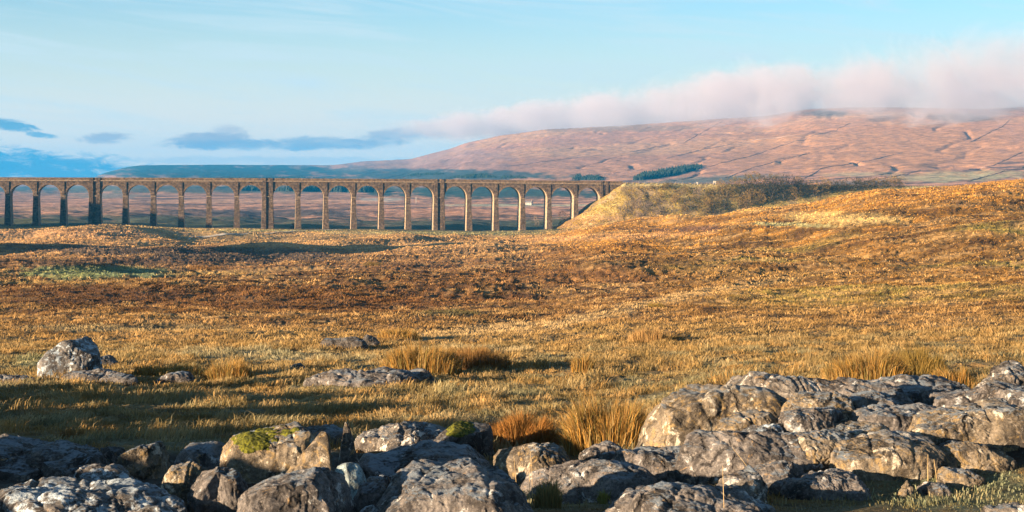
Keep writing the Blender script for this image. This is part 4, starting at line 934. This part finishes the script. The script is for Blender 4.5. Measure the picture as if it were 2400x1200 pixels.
# single dry stalks between the rocks
def stalk(px, py, dx, h, label, dyy=0.0):
    Y = hitY(px, py, 8, 60) if py < 1230 else 9.8; x = W(px, Y); z = float(gz(x, Y)); H = h / F * Y; D = dx / F * Y
    V, Q = [], []; r = .0022; n = 10
    for i in range(n + 1):
        u = i / n; c = (x + D * u ** 1.2, Y + .05 * u, z + H * u)
        for k in range(4): V.append((c[0] + r * (1.2 - u * .6) * math.cos(1.57 * k), c[1] + r * (1.2 - u * .6) * math.sin(1.57 * k), c[2]))
        if i:
            for k in range(4): a = 4 * i - 4; Q.append((a + k, a + (k + 1) % 4, a + 4 + (k + 1) % 4, a + 4 + k))
    tag(mesh_np('grass_stalk', np.array(V), [np.array(Q)], M['stalk']), label, 'stalk')
stalk(1800, 1172, -80, 118, 'long pale stalk slanting across the blue topped block')
stalk(1212, 1165, -8, 95, 'leaning thin stalk left of the dry grass tuft')
stalk(1240, 1175, 4, 115, 'tallest upright stalk beside the dry grass tuft')
stalk(1248, 1178, -2, 100, 'upright stalk just right of the tallest one')
stalk(1698, 1225, -2, 130, 'thin upright stalk in front of the frost white hump')
stalk(2175, 1128, 4, 60, 'upright stalk at the foot of the big golden fronted slab')
stalk(2196, 1130, -3, 50, 'shorter stalk at the foot of the big golden fronted slab')

# ---------------------------------------------------------------- hill fog on the fell (real cloud volume) and the air
def cloud_volume():
    mb = MB(); mb.box(-1, 1, -1, 1, -1, 1); o = mb.build('hill_cloud', None)
    o.location = (760, 4700, 330); o.scale = (1500, 1900, 240)
    m = bpy.data.materials.new('cloud'); m.use_nodes = True; t = NT(m.node_tree); t.n.clear()
    out = t.node('ShaderNodeOutputMaterial'); pv = t.node('ShaderNodeVolumePrincipled')
    pos = t.node('ShaderNodeNewGeometry').outputs['Position']; sp = t.node('ShaderNodeSeparateXYZ', {0: pos}); X, Y, Zz = sp.outputs
    u = t.math('DIVIDE', X, Y)                                        # bearing of the bank
    mid = t.node('ShaderNodeMapRange'); t.put(mid.inputs[0], X); mid.inputs[1].default_value = -350; mid.inputs[2].default_value = 1700; mid.inputs[3].default_value = 222; mid.inputs[4].default_value = 205
    th = t.node('ShaderNodeMapRange'); t.put(th.inputs[0], X); th.inputs[1].default_value = -350; th.inputs[2].default_value = 1500; th.inputs[3].default_value = 52; th.inputs[4].default_value = 172
    dz = t.math('DIVIDE', t.math('SUBTRACT', Zz, mid.outputs[0]), th.outputs[0])
    dyv = t.math('DIVIDE', t.math('SUBTRACT', Y, t.math('SUBTRACT', 5700.0, t.math('MULTIPLY', X, 1.95))), 800.0)
    q = t.math('ADD', t.math('MULTIPLY', dz, dz), t.math('MULTIPLY', dyv, dyv))
    n = t.noise(pos, 0.0040, 10, 0.68, 1.2); dn = t.math('MULTIPLY', t.math('SUBTRACT', n, 0.5), 6.0)
    d = t.math('ADD', t.math('SUBTRACT', 0.8, q), dn)
    d = t.math('MULTIPLY', t.ramp(d, 0.0, 1.2), t.ramp(X, -650, -100))
    t.put(pv.inputs['Density'], t.math('MULTIPLY', d, 0.0085)); pv.inputs['Color'].default_value = (0.60, 0.60, 0.71, 1); pv.inputs['Anisotropy'].default_value = 0.1
    t.l.new(pv.outputs[0], out.inputs['Volume']); o.data.materials.append(m)
    tag(o, 'soft pinkish cloud bank resting on the top of the fell', 'cloud', kind='stuff')
cloud_volume()
def haze():
    mb = MB(); mb.box(-20000, 9500, -350, 9400, -70, 208); o = mb.build('haze', None); tag(o, kind='stuff')
    m = bpy.data.materials.new('haze'); m.use_nodes = True; t = NT(m.node_tree); t.n.clear()
    out = t.node('ShaderNodeOutputMaterial'); pv = t.node('ShaderNodeVolumePrincipled')
    pv.inputs['Color'].default_value = (0.015, 0.33, 0.82, 1); pv.inputs['Density'].default_value = 0.8e-4; pv.inputs['Anisotropy'].default_value = 0.0
    t.l.new(pv.outputs[0], out.inputs['Volume']); o.data.materials.append(m)
haze()
